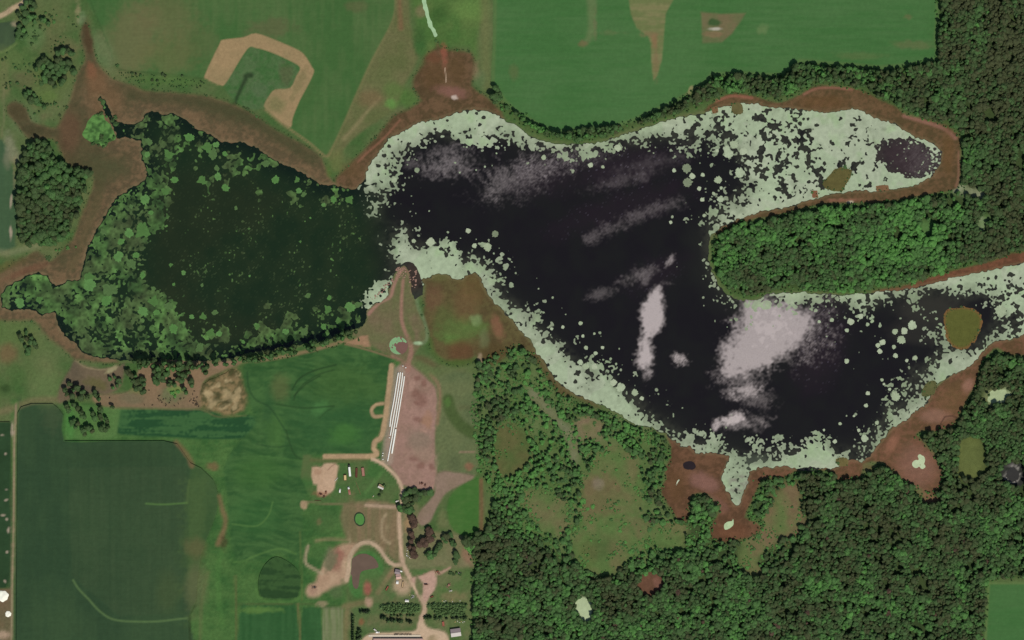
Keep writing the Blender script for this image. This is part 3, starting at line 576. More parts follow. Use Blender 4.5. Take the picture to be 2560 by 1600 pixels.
sd = sdf_raster([(1090,940),(1180,935),(1190,1000),(1196,1100),(1190,1190),(1095,1190),(1095,1000)], 30, 2); paint(soft(sd, 6, 4), (100, 108, 72), (88, 100, 66), N2 * 2)
arc([(1075,935),(1095,960),(1100,1000),(1093,1060)], 8, (146, 108, 90), 0.6, 4); arc([(1080,1130),(1092,1150),(1090,1180)], 5, (158, 138, 116), 0.6); arc([(1150,1130),(1186,1131)], 5, (146, 116, 100), 0.6); spot(1134, 1160, 15, 24, (82, 92, 62), 0.7, wob=3); spot(1172, 1167, 9, 8, (144, 92, 76), 0.6); spot(1115, 1190, 18, 12, (138, 104, 90), 0.6)
arc([(1120,1000),(1128,1030),(1150,1062),(1180,1082)], 30, (66, 84, 44), 0.85, 5); spot(1118, 1005, 10, 12, (84, 116, 58), 0.7); arc([(1150,1020),(1170,1018),(1182,1025)], 12, (88, 90, 60), 0.6, 5)
sd = sdf_raster(F_WEDGE, 20, 2); paint(soft(sd, 3, 1), (62, 101, 46), (72, 106, 52), N2 * 2 + NS); spot(1105, 1300, 14, 26, (112, 112, 76), 0.6)
arc([(1203,1200),(1204,1260),(1204,1325)], 10, (112, 84, 60), 0.8, 3)
sd = sdf_raster([(958,1420),(1010,1425),(1060,1505),(1052,1545),(1000,1575),(870,1575),(870,1520),(930,1500)], 30, 2); paint(soft(sd, 6, 4), (80, 102, 60), (102, 103, 70), N2 * 2 + N1)
arc([(985,1425),(965,1450),(945,1480)], 12, (140, 112, 88), 0.75, 4); spot(1005, 1467, 20, 20, (176, 150, 124), 0.9, wob=3)
arc([(862,1516),(900,1508),(925,1505)], 14, (130, 112, 82), 0.6, 6); spot(922, 1508, 10, 12, (176, 142, 122), 0.8); arc([(866,1530),(864,1580),(864,1700)], 12, (124, 112, 78), 0.7, 4)
sd = sdf_raster([(1025,1430),(1180,1425),(1185,1560),(1180,1600),(1120,1590),(1065,1540),(1062,1505)], 30, 2); paint(soft(sd, 6, 4), (80, 104, 58), (100, 106, 70), N2 * 2 + N1); spot(1130, 1490, 30, 12, (124, 112, 80), 0.6); spot(1060, 1432, 22, 7, (74, 106, 58), 0.8)
sd = sdf_raster(POND_RING, 20, 3); paint(soft(sd, 4, 3), (62, 108, 54), (80, 112, 62)); spot(930, 1455, 40, 30, (82, 104, 60), 0.6)
spot(919, 1470, 10, 17, (146, 88, 76), 0.9, 0, w=4, wob=2); spot(904, 1554, 7, 9, (126, 90, 62), 0.9, w=3, wob=1)
sd = sdf_raster(DIRT_W, 30, 3); paint(soft(sd, 7, 7), (176, 148, 122), (160, 130, 106), N2 * 2)
spot(838, 1400, 20, 28, (132, 92, 78), 0.75, 15, wob=6); spot(850, 1385, 9, 14, (146, 98, 84), 0.6); spot(783, 1472, 12, 12, (148, 118, 100), 0.7); spot(823, 1400, 15, 24, (96, 104, 76), 0.75, 12, wob=8); spot(795, 1385, 16, 20, (72, 104, 56), 0.6, wob=8); spot(858, 1452, 8, 8, (96, 104, 70), 0.5); arc([(770,1365),(764,1390),(766,1410),(790,1425),(805,1435)], 7, (168, 148, 122), 0.7, 3); arc([(872,1330),(874,1355)], 3, (160, 146, 116), 0.6); arc([(790,1352),(820,1348),(870,1350)], 7, (140, 122, 92), 0.6, 4)
spot(840, 1480, 16, 16, (86, 100, 66), 0.6); spot(808, 1510, 12, 6, (154, 132, 108), 0.6)
sd = sdf_raster(PATCH_T, 20, 2); paint(soft(sd, 3, 2), (188, 158, 132), (176, 146, 120)); arc([(820,1175),(830,1165),(838,1160)], 2.5, (138, 104, 86), 0.7, 1.5); spot(805, 1235, 16, 6, (138, 92, 70), 0.7); spot(795, 1180, 6, 6, (156, 122, 98), 0.6)
# yards
sd = sdf_raster(YARD, 20, 3); paint(soft(sd, 5, 5), (154, 121, 109), (140, 112, 98), N2 * 2 + N1)
for (x, y, a, b) in ((1041,946,7,6),(1060,957,6,8),(1037,985,9,12),(1055,1002,14,18),(1040,1008,7,6),(1042,1048,11,8),(1036,1146,12,8),(1052,1165,9,9),(1078,1168,7,9)): spot(x, y, a, b, (112, 76, 66), 0.55, wob=3)
spot(1068, 1050, 12, 22, (156, 116, 88), 0.5); spot(1050, 1098, 30, 26, (128, 114, 98), 0.6); spot(1062, 1078, 12, 5, (172, 134, 118), 0.6, 20); spot(1030, 1175, 10, 9, (158, 124, 112), 0.6); spot(1030, 965, 6, 14, (168, 134, 120), 0.6, 10); spot(1060, 1135, 30, 14, (146, 124, 106), 0.5)
arc([(998,930),(990,985),(978,1060),(968,1150)], 30, (150, 134, 118), 0.7, 5)
sd = sdf_raster(YARD_B, 20, 2); paint(soft(sd, 4, 2), (138, 116, 102), (128, 110, 92))
# spit
sd = sdf_raster(SPIT, 20, 2); paint(soft(sd, 5, 2), (98, 100, 66), (110, 98, 74), N2 * 2)
sd = sdf_raster([(860,858),(905,840),(920,838),(925,868)], 20, 0); paint(soft(sd, 3, 2), (160, 122, 98), strength=0.85)
arc([(1006,672),(992,695),(982,722),(975,742),(945,760),(922,785)], 8, (160, 118, 106), 0.75, 3); arc([(1010,668),(1024,690),(1030,730)], 5, (146, 96, 90), 0.6, 2)
arc([(1008,700),(1004,750),(1004,800),(1014,830),(1024,850),(1028,880),(1022,905),(1020,925)], (7, 13), (150, 112, 98), 0.8, 3); arc([(980,890),(1015,908)], 7, (142, 106, 92), 0.7, 3); arc([(862,860),(920,875),(985,896)], 4, (136, 106, 84), 0.7)
spot(1070, 905, 30, 8, (92, 76, 54), 0.6, 25); spot(1070, 925, 30, 10, (94, 108, 66), 0.6, 35); spot(1025, 830, 8, 30, (84, 104, 56), 0.5, -15); spot(950, 845, 30, 14, (102, 104, 70), 0.6)
# marshes
S_M = {}
for nm, P, c1, c2 in (("w", MARSH_W, (112, 91, 67), (98, 85, 62)), ("n", MARSH_N, (103, 80, 58), (90, 74, 50)), ("ne", MARSH_NE, (103, 80, 56), (92, 76, 50)), ("pen", MARSH_PEN, (114, 76, 56), (104, 72, 52)),
                      ("se", MARSH_SE, (112, 80, 60), (102, 78, 54)), ("s", MARSH_S, (107, 77, 57), (96, 71, 50)), ("mid", MARSH_MID, (93, 84, 53), (90, 78, 50))):
    sd = sdf_raster(P, 40, 2); S_M[nm] = sd
    paint(soft(sd, 4 if nm in ("ne", "s", "se", "pen") else 7, 3), c1, tuple(int(q * .9) for q in c2), N2 * 2 + N1 * 1.6 + NF * 1.6 + NS * 1.4)
INNER = sstep(70, 12, -S_LAKE) * (S_M['w'] > 0)
paint((1 - INNER) * soft(S_M['w'] - 3, 6, 3) * (YY < 900), (70, 70, 46), strength=0.72)
paint(soft(sdf_path([(330,238),(420,250),(520,262),(610,290),(700,345),(780,400)], 26), 12, 4), (66, 68, 44), strength=0.6)
spot(228, 175, 12, 22, (124, 82, 60), 0.7, -15); spot(240, 200, 26, 30, (124, 90, 64), 0.5); spot(265, 250, 40, 36, (112, 86, 60), 0.5, wob=8); spot(175, 330, 26, 50, (104, 72, 56), 0.5); spot(220, 96, 9, 40, (74, 56, 38), 0.7, -10)
spot(45, 280, 26, 18, (74, 66, 44), 0.7, 30); spot(90, 325, 40, 9, (66, 62, 42), 0.6, 10); arc([(250,440),(245,500),(222,560),(200,620),(180,670)], 22, (80, 76, 50), 0.5, 8); spot(265, 420, 50, 30, (74, 76, 50), 0.5)
spot(20, 665, 60, 12, (84, 76, 46), 0.6, -20); spot(60, 680, 60, 9, (108, 72, 56), 0.5, -20)
spot(1085, 185, 30, 36, (90, 68, 44), 0.7, wob=6); spot(1140, 175, 24, 40, (88, 68, 44), 0.7, wob=6); spot(1110, 130, 8, 22, (136, 78, 62), 0.7); spot(1112, 155, 7, 22, (130, 84, 66), 0.6); spot(1130, 230, 36, 14, (132, 92, 82), 0.7, 10); spot(1136, 243, 9, 5, (190, 172, 160), 0.9, 20, w=2, wob=2); spot(1085, 145, 18, 14, (112, 72, 52), 0.5)
arc([(1112,170),(1114,185),(1115,205)], 2, (190, 164, 140), 0.8, 1); arc([(1000,300),(960,345),(915,385),(895,405)], 5, (140, 96, 76), 0.6, 3); spot(880, 425, 26, 22, (100, 78, 52), 0.5)
arc([(1790,253),(1830,240),(1880,245)], 7, (146, 96, 78), 0.7, 3); arc([(2010,236),(2040,222),(2080,219),(2130,224)], 6, (142, 98, 82), 0.7, 3); arc([(2260,290),(2310,304),(2360,322),(2388,345)], 9, (150, 106, 94), 0.6, 4); spot(2060, 255, 60, 16, (100, 72, 44), 0.5); arc([(2397,380),(2396,440),(2390,466)], 6, (140, 102, 84), 0.5); spot(2370, 380, 14, 50, (104, 76, 46), 0.5); spot(2120, 500, 40, 4, (146, 100, 82), 0.6, -2); spot(2125, 505, 8, 3, (196, 184, 160), 0.8, w=1.5, wob=1)
spot(2420, 965, 12, 18, (158, 116, 100), 0.6, 30); spot(2380, 1000, 40, 30, (110, 84, 56), 0.5, -40); spot(2340, 1040, 36, 16, (146, 108, 92), 0.6); spot(2230, 1110, 12, 26, (146, 100, 80), 0.6, 30); spot(2295, 1165, 50, 50, (136, 98, 84), 0.6, wob=8); spot(2170, 1170, 20, 10, (112, 84, 60), 0.5)
arc([(2362,1042),(2352,1060),(2350,1080)], 2.5, (64, 44, 36), 0.8, 1.2); arc([(2362,1042),(2380,1040),(2396,1046)], 2.5, (64, 44, 36), 0.8, 1.2)
spot(1760, 1205, 36, 20, (136, 98, 88), 0.7, 25); spot(1690, 1215, 22, 40, (96, 70, 46), 0.6); spot(1830, 1330, 40, 20, (108, 70, 50), 0.5); spot(1790, 1260, 30, 16, (132, 94, 82), 0.5, 30)
spot(1150, 830, 52, 32, (86, 108, 56), 0.75, -10, wob=12); spot(1130, 850, 18, 14, (92, 124, 62), 0.55, wob=6); spot(1150, 875, 34, 24, (96, 68, 46), 0.8, wob=4); spot(1140, 905, 40, 7, (70, 92, 42), 0.7); spot(1085, 745, 24, 30, (112, 82, 62), 0.5); spot(1100, 690, 26, 14, (98, 98, 58), 0.6); spot(1180, 720, 30, 40, (98, 78, 46), 0.5, -30); spot(1110, 800, 26, 40, (84, 100, 54), 0.5, 20, wob=10); spot(1185, 815, 30, 18, (86, 112, 58), 0.5, wob=8); arc([(1075,850),(1085,885),(1110,905),(1150,912),(1185,900)], 14, (72, 94, 46), 0.65, 5); spot(1165, 760, 30, 40, (110, 86, 58), 0.5, wob=10); spot(1232, 880, 34, 24, (80, 66, 40), 0.7, wob=4); spot(1200, 900, 5, 20, (160, 140, 116), 0.6); spot(1210, 850, 12, 22, (104, 110, 74), 0.6); spot(1190, 800, 14, 12, (120, 140, 92), 0.6); spot(1245, 820, 12, 30, (136, 92, 72), 0.6, -20)
arc([(1040,740),(1046,770),(1060,800),(1068,835),(1062,855),(1040,857)], 8, (110, 128, 92), 0.6, 3); spot(1045, 858, 11, 4, (160, 184, 146), 0.8, w=2, wob=1)

# the rest of what is crossed by roads
ROADS = [("road", [(930,1146),(957,1160),(984,1184),(997,1202),(1005,1222),(1005,1245),(1001,1270),(998,1290),(1000,1340),(1003,1380),(1008,1408),(1016,1428),(1026,1447),(1036,1466),(1050,1490),(1060,1506),(1062,1518),(1060,1530),(1054,1548),(1050,1570),(1052,1590),(1060,1640)], (8, 13), (192, 164, 138)),
 ("farm_track", [(1006,1412),(985,1412),(968,1400),(953,1378),(937,1362),(918,1356),(900,1360),(884,1374),(874,1398),(872,1425),(866,1450)], (9, 12), (186, 160, 134)),
 ("farm_track", [(1030,1450),(1060,1440),(1080,1430),(1100,1432),(1125,1420)], (10, 6), (176, 146, 124)),
 ("farm_track", [(979,914),(971,985),(960,1065),(952,1094),(938,1104),(934,1120),(934,1139),(812,1141)], (13, 12), (172, 144, 112)),
 ("farm_track", [(957,1009),(939,1012),(929,1025),(935,1041),(955,1040)], 8, (170, 144, 110)),
 ("farm_track", [(40,1012),(36,1100),(35,1200),(33,1350),(31,1450),(28,1600),(27,1740)], 4.5, (150, 134, 106)),
 ("road", [(-140,95),(0,40),(30,22),(58,6),(140,-60)], 12, (176, 154, 124)),
 ("farm_track", [(915,1263),(960,1266),(998,1268)], 9, (168, 144, 120))]
S_ROAD = []
for nm, P, w, c in ROADS:
    sd = sdf_path(P, w); S_ROAD.append((nm, sd)); paint(soft(sd, 2.4, 1.5, N1), c, tuple(int(q * .9) for q in c), N2 * 2 + N1)
paint(soft(sdf_raster([(1030,1447),(1060,1440),(1082,1430),(1090,1445),(1088,1470),(1075,1490),(1064,1505),(1050,1480)], 30, 3), 3, 2), (180, 146, 130))
spot(1048, 1466, 9, 23, (94, 104, 66), 0.95, -12, w=3, wob=2)
S_APR = sdf_raster([(905,1600),(935,1582),(1000,1580),(1040,1575),(1047,1555),(1058,1555),(1072,1570),(1110,1580),(1122,1600),(1118,1650),(1060,1668),(940,1660),(902,1640)], 30, 3)
paint(soft(S_APR, 4, 2), (194, 166, 140), (184, 160, 134)); spot(1080, 1596, 12, 8, (140, 124, 92), 0.7)
# bare bits
for (x, y, a, b, r) in ((5,1088,3,1.5,0),(14,1134,3,3,0),(16,1224,3,2,0),(15,1250,4,2,-20),(8,1288,4,2,0),(17,1298,3,3,20),(22,1326,3,6,0),(18,1380,3,3,0),(13,1453,3,4,-30),(28,500,2.5,13,3),(27,580,3,15,0),(31,1075,4,18,0)):
    spot(x, y, a, b, (166, 150, 132), 0.8, r, w=1.8, wob=1.5)

# thin bleached fringe of reeds along the water, and dung-dark specks in the cattle ground
paint(np.clip(1 - np.abs(S_LAKE + 2.5 + 2 * N1) / 3.5, 0, 1), (122, 114, 82), strength=0.3)
C *= (1 + 0.06 * NF * 2)[..., None]
C[:] = np.clip(C, 0.004, 0.9)

rim = sstep(5, 110, np.minimum.reduce([XX - X0, X1 - XX, YY - Y0, Y1 - YY]))[..., None]
wild = fbm(XX, YY, 260, 2, 2)[..., None]
C[:] = C * rim + (alb((62, 88, 48)) * wild + alb((86, 100, 60)) * (1 - wild)) * (1 - rim)
# ------------------------------------------------------------------ ground and setting
def clipped(sd, *minus):
    f = sd.copy()
    for m in minus: f = np.minimum(f, -m)
    return f
cx_ = np.concatenate([[-9000, -4000, -1500, -700], np.arange(X0, X1 + .1, 5.0), [3300, 4000, 6500, 12000]])
cy_ = np.concatenate([[-9000, -4000, -1500, -700], np.arange(Y0, Y1 + .1, 5.0), [2300, 3000, 5500, 11000]])
UU, VV = np.meshgrid(cx_, cy_)
inside = (UU >= X0) & (UU <= X1) & (VV >= Y0) & (VV <= Y1)
gz = np.where(inside, -1.3 * sstep(2, 22, bilin(S_LAKE, UU, VV)) + 0.10 * (fbm(UU, VV, 40, 3, 2) - 0.5) - 0.06, -0.06)
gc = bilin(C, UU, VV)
far = (fbm(UU, VV, 260, 2, 2))[..., None]
gc = np.where(inside[..., None], gc, alb((62, 88, 48)) * far + alb((86, 100, 60)) * (1 - far))
ny_, nx_ = UU.shape
jj, ii = np.mgrid[0:ny_ - 1, 0:nx_ - 1]
q = np.stack([(jj + 1) * nx_ + ii, (jj + 1) * nx_ + ii + 1, jj * nx_ + ii + 1, jj * nx_ + ii], -1).reshape(-1, 4)
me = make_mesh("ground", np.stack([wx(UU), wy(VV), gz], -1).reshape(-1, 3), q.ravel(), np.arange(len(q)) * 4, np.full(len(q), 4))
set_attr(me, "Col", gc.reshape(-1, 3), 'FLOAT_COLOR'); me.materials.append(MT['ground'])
ground = bpy.data.objects.new("ground", me); COL.objects.link(ground); ground["kind"] = "structure"

def wob(sd, a=1.5): return sd + a * 2 * N1
for k, (P, s) in enumerate(((HAY, 0), (NE_FIELD, 0), (SE_FIELD, 0), (F_DARK, 0), (F_EAST, 2), (F_STRIP, 3), (F_LEFT, 0), (F_OVAL, 4), (F_B1, 0), (F_B2, 0), (F_B3, 0), (F_WEDGE, 0), (F_NW, 0), (F_WEST, 0))):
    o = structure("field", sdf_raster(P, 20, s), 0.02 + 0.004 * k + (1.7 if P in (F_DARK, F_LEFT) else 1.0 if P is F_OVAL else 0), MT['crop'])
    if P in (F_DARK, F_LEFT, F_OVAL):        # a standing crop: it has height and casts a shadow along its edges
        md = o.modifiers.new("crop_height", 'SOLIDIFY'); md.thickness = 0.95 if P is F_OVAL else 1.6; md.offset = -1
structure("mown_strip", sdf_raster(CUT, 20, 3), 0.09, MT['dirt'])
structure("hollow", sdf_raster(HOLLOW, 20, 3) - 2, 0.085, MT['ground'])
for k, (nm, sd) in enumerate(S_M.items()): structure("marsh", sd + 6 * N1 + 3 * NF, 0.092 + 0.002 * k, MT['marsh'])
structure("spit", sdf_raster(SPIT, 20, 2) - 1, 0.125, MT['ground'])
for k, P in enumerate(CLEARINGS[:7]): structure("meadow", wob(sdf_raster(P, 40, 4), 3), 0.06 + .003 * k, MT['marsh'])
structure("bog", wob(sdf_raster(CLEARINGS[7], 40, 4), 1), 0.06, MT['marsh'])
structure("dirt_yard", sdf_raster(YARD, 20, 3), 0.13, MT['dirt'])
structure("dirt_yard", sdf_raster(YARD_B, 20, 2), 0.12, MT['dirt'])
structure("dirt_yard", wob(sdf_raster(DIRT_W, 30, 3), 2), 0.12, MT['dirt'])
structure("dirt_yard", wob(sdf_raster(PATCH_T, 20, 2), 1), 0.12, MT['dirt'])
structure("paddock", wob(sdf_raster(PADDOCK, 30, 3), 2), 0.12, MT['dirt'])
structure("paddock", wob(sdf_raster(GREYPAD, 30, 3), 2), 0.10, MT['dirt'])
structure("dirt_yard", S_APR, 0.14, MT['dirt'])
for k, (nm, sd) in enumerate(S_ROAD): structure(nm, sd, 0.16 + 0.004 * k, MT['dirt'])

# straw heap: low mounded terrain
sd = sdf_raster(HEAP, 30, 2)
structure("straw_mound", sd - 4 + 14 * N2 + 6 * N1, 0.14, MT['dirt'], zfun=lambda U, V: np.clip(bilin(sd, U, V) * 0.12, 0, 1.4) * (0.3 + 1.4 * fbm(U, V, 14, 6, 2)))

# ------------------------------------------------------------------ lake
dE, dW = -sdf_raster(OPEN_EAST, 200), -sdf_raster(OPEN_WEST, 200)
D = np.minimum(dE, dW); D[S_LAKE < -20] = -500
west = 1 - sstep(880, 1010, XX + 40 * N3 - 0.12 * (YY - 600))
fine = np.random.default_rng(3).random((NY, NX)).astype(np.float32)
mott = np.clip(0.5 + N2 * 2.2, 0, 1)[..., None]
cw_w = alb((26, 42, 24)) * (1 - mott) + alb((34, 47, 27)) * mott
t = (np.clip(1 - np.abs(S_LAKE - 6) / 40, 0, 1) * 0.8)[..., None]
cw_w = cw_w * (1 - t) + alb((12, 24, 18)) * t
brown = (soft(sdf_raster([(400,440),(640,460),(700,520),(560,600),(480,680),(520,780),(680,800),(640,860),(480,860),(400,760),(380,600)], 60, 3), 40, 20) * 0.35)[..., None]
cw_w = cw_w * (1 - brown) + alb((40, 44, 26)) * brown
spk = (sstep(0.955, 0.99, fine) * (0.25 + 0.75 * sstep(-0.05, 0.25, N2 + N3 * 0.6)) * 0.55)[..., None]
cw_w = cw_w * (1 - spk) + alb((88, 104, 68)) * spk
cw_e = alb((27, 26, 25)) * (1 - mott) + alb((25, 22, 24)) * mott
near = (np.clip(1 - S_LAKE / 70, 0, 1) * 0.4)[..., None]
cw_e = cw_e * (1 - near) + alb((44, 46, 38)) * near
near = (sstep(-14, 16, D) * np.clip(0.75 + N1 * 2 + N2, 0, 1) * 0.85)[..., None]
cw_e = cw_e * (1 - near) + alb((54, 55, 46)) * near
pur = np.zeros((NY, NX), np.float32)  # purple tint and pale sparkle of the glint, painted into the water colour
for (x, y, a, b, r, s) in ((1560, 420, 130, 45, -12, 0.5), (1380, 430, 110, 55, -20, 0.4), (1560, 520, 160, 40, -18, 0.35), (2050, 850, 60, 110, 15, 0.5), (1640, 690, 70, 40, -20, 0.3)):
    pur = np.maximum(pur, s * soft(sdf_ell(x, y, a, b, r), min(a, b) * 0.6, 20))
cw_e = cw_e * (1 - pur[..., None]) + alb((44, 33, 40)) * pur[..., None]
spk = (sstep(0.975, 0.998, fine) * pur * 0.8)[..., None]
cw_e = cw_e * (1 - spk) + alb((120, 112, 128)) * spk
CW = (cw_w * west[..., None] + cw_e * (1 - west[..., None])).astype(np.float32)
def wspot(cx, cy, rx, ry, col, strength, rot=0, wob_=4):
    m = (soft(sdf_ell(cx, cy, rx, ry, rot), min(rx, ry) * 0.5, wob_, N1 + N2) * strength)[..., None]
    CW[:] = CW * (1 - m) + alb(col) * m
wspot(2272, 395, 80, 48, (58, 46, 48), 0.9, 15); wspot(1034, 690, 24, 34, (66, 50, 44), 0.55); wspot(1845, 1180, 40, 34, (70, 76, 62), 0.7); wspot(1885, 1150, 40, 14, (84, 92, 76), 0.5)
wspot(60, 740, 60, 34, (24, 38, 28), 0.6); wspot(2330, 775, 80, 34, (58, 56, 48), 0.6); wspot(2300, 830, 70, 30, (50, 48, 42), 0.6)

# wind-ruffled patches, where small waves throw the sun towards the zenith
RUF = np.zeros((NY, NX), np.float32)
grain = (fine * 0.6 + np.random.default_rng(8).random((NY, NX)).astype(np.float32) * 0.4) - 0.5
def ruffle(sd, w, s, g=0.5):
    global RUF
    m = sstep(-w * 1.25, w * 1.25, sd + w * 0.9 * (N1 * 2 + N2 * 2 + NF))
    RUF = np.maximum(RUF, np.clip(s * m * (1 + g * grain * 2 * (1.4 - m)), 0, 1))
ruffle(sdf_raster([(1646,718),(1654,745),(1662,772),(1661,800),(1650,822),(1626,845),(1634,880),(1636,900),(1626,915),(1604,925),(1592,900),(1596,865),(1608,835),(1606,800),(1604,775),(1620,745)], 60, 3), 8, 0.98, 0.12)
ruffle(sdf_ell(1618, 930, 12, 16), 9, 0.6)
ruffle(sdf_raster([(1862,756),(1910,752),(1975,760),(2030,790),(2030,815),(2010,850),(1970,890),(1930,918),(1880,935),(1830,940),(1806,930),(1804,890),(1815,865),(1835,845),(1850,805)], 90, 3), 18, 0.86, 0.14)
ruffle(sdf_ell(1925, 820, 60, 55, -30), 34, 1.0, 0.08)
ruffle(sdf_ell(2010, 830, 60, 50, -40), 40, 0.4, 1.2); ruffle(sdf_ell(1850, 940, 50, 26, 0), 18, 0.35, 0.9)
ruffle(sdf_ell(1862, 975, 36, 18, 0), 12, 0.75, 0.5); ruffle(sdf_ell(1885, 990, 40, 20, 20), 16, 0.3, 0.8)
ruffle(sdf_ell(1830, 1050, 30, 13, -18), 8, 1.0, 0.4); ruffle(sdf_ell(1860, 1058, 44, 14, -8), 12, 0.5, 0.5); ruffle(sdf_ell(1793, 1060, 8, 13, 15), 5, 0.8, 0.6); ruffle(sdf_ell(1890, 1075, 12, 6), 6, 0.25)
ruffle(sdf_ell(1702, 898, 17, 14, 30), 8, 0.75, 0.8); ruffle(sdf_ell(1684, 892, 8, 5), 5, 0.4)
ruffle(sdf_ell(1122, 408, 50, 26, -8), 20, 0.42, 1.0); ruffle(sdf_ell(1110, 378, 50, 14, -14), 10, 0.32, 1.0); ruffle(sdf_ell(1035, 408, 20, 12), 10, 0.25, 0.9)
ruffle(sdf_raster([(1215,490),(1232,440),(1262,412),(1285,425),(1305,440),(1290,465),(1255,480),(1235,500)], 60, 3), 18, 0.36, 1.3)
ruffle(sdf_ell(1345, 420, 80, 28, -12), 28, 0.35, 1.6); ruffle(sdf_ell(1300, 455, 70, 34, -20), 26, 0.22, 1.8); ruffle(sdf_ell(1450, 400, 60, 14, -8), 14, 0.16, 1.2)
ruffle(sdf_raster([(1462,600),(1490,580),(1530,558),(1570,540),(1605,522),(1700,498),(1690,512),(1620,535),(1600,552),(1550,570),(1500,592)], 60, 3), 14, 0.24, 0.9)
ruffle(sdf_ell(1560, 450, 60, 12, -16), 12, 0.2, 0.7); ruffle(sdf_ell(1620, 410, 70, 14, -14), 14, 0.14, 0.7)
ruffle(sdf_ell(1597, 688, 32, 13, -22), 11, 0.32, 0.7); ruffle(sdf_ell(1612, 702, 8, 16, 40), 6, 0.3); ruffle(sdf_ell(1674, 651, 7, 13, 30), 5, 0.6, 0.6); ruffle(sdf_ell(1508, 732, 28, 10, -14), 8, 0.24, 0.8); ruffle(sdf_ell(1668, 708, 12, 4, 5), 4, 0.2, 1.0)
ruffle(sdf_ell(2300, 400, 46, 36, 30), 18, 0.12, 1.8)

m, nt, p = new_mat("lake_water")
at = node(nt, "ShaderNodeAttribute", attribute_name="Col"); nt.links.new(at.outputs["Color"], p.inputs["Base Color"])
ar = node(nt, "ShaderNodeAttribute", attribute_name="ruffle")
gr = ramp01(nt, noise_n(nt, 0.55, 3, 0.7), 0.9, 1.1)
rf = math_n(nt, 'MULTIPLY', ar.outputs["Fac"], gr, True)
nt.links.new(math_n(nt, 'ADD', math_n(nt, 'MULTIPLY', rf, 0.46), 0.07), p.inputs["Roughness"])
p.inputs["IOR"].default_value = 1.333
# pinkish gloss added over the ruffled patches strengthens their sun glint
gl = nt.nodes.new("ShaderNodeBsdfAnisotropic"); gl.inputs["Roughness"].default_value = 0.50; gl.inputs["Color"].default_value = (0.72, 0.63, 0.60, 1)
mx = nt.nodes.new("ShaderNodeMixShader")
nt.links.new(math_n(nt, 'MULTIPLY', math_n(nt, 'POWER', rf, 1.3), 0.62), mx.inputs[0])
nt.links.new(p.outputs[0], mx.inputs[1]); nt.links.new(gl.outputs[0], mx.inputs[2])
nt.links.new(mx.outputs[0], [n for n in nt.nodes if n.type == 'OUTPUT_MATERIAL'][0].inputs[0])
MT['water'] = m
S_SHORE = S_LAKE + 8 * N1 + 4 * NF
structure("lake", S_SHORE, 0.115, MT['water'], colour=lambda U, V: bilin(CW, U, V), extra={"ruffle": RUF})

def pond(sd, col, z=0.14):
    a = alb(col)
    structure("pond", sd, z, MT['water'], colour=lambda U, V: np.broadcast_to(a, (len(U), 3)) * (0.9 + 0.2 * fbm(U, V, 9, 2, 2))[:, None], extra={"ruffle": RUF * 0})
pond(wob(sdf_raster(POND_BROWN, 20, 2), 0.5), (104, 86, 74))
pond(sdf_ell(996, 864, 24, 23), (120, 88, 80))
pond(wob(sdf_raster([(1708,1160),(1716,1153),(1728,1154),(1737,1158),(1740,1166),(1733,1173),(1722,1174),(1710,1170)], 20, 2), 2), (42, 34, 36))
pond(sdf_ell(2531, 1186, 14, 15) + 9 * N1 * 2, (56, 54, 52))
pond(sdf_ell(899, 1298, 14, 18, -12), (50, 64, 44))
for (x, y, a, b, r) in ((2020,1170,26,9,0),(1325,1405,14,7,-35),(2405,1345,26,8,-32)): pond(wob(sdf_ell(x, y, a, b, r), 2), (44, 44, 40))

# reed islands
structure("island", wob(sdf_raster(ISLAND, 20, 4), 4), 0.20, MT['marsh'],
          colour=lambda U, V: (lambda t: alb((88, 90, 44)) * t + alb((118, 86, 52)) * (1 - t))(sstep(0, 9, bilin(sdf_raster(ISLAND, 20, 4), U, V) + 4 * (fbm(U, V, 20, 2, 2) - .5))[:, None]))
for k, P in enumerate(ISLETS):
    c1 = [(92, 86, 50), (128, 88, 64), (120, 90, 64), (96, 90, 58), (118, 88, 62), (90, 90, 56), (104, 94, 58)][k]
    structure("island", wob(sdf_raster(P, 20, 2 if k in (0, 3, 5, 6) else 0), 2), 0.20, MT['marsh'], colour=lambda U, V, c1=c1: alb(c1) * (0.85 + 0.3 * fbm(U, V, 14, 3, 2))[:, None])
REED_ISLE = [(214,318),(224,296),(240,284),(258,288),(262,300),(276,312),(284,330),(290,345),(272,356),(262,368),(244,360),(226,354),(209,344),(207,332)]
structure("island", wob(sdf_raster(REED_ISLE, 20, 3), 2), 0.22, MT['marsh'], colour=lambda U, V: (lambda t: alb((92, 134, 70)) * t + alb((60, 92, 48)) * (1 - t))(sstep(.35, .65, 0.6 * fbm(U, V, 14, 4, 2) + 0.4 * fbm(U, V, 5, 2, 1))[:, None]))

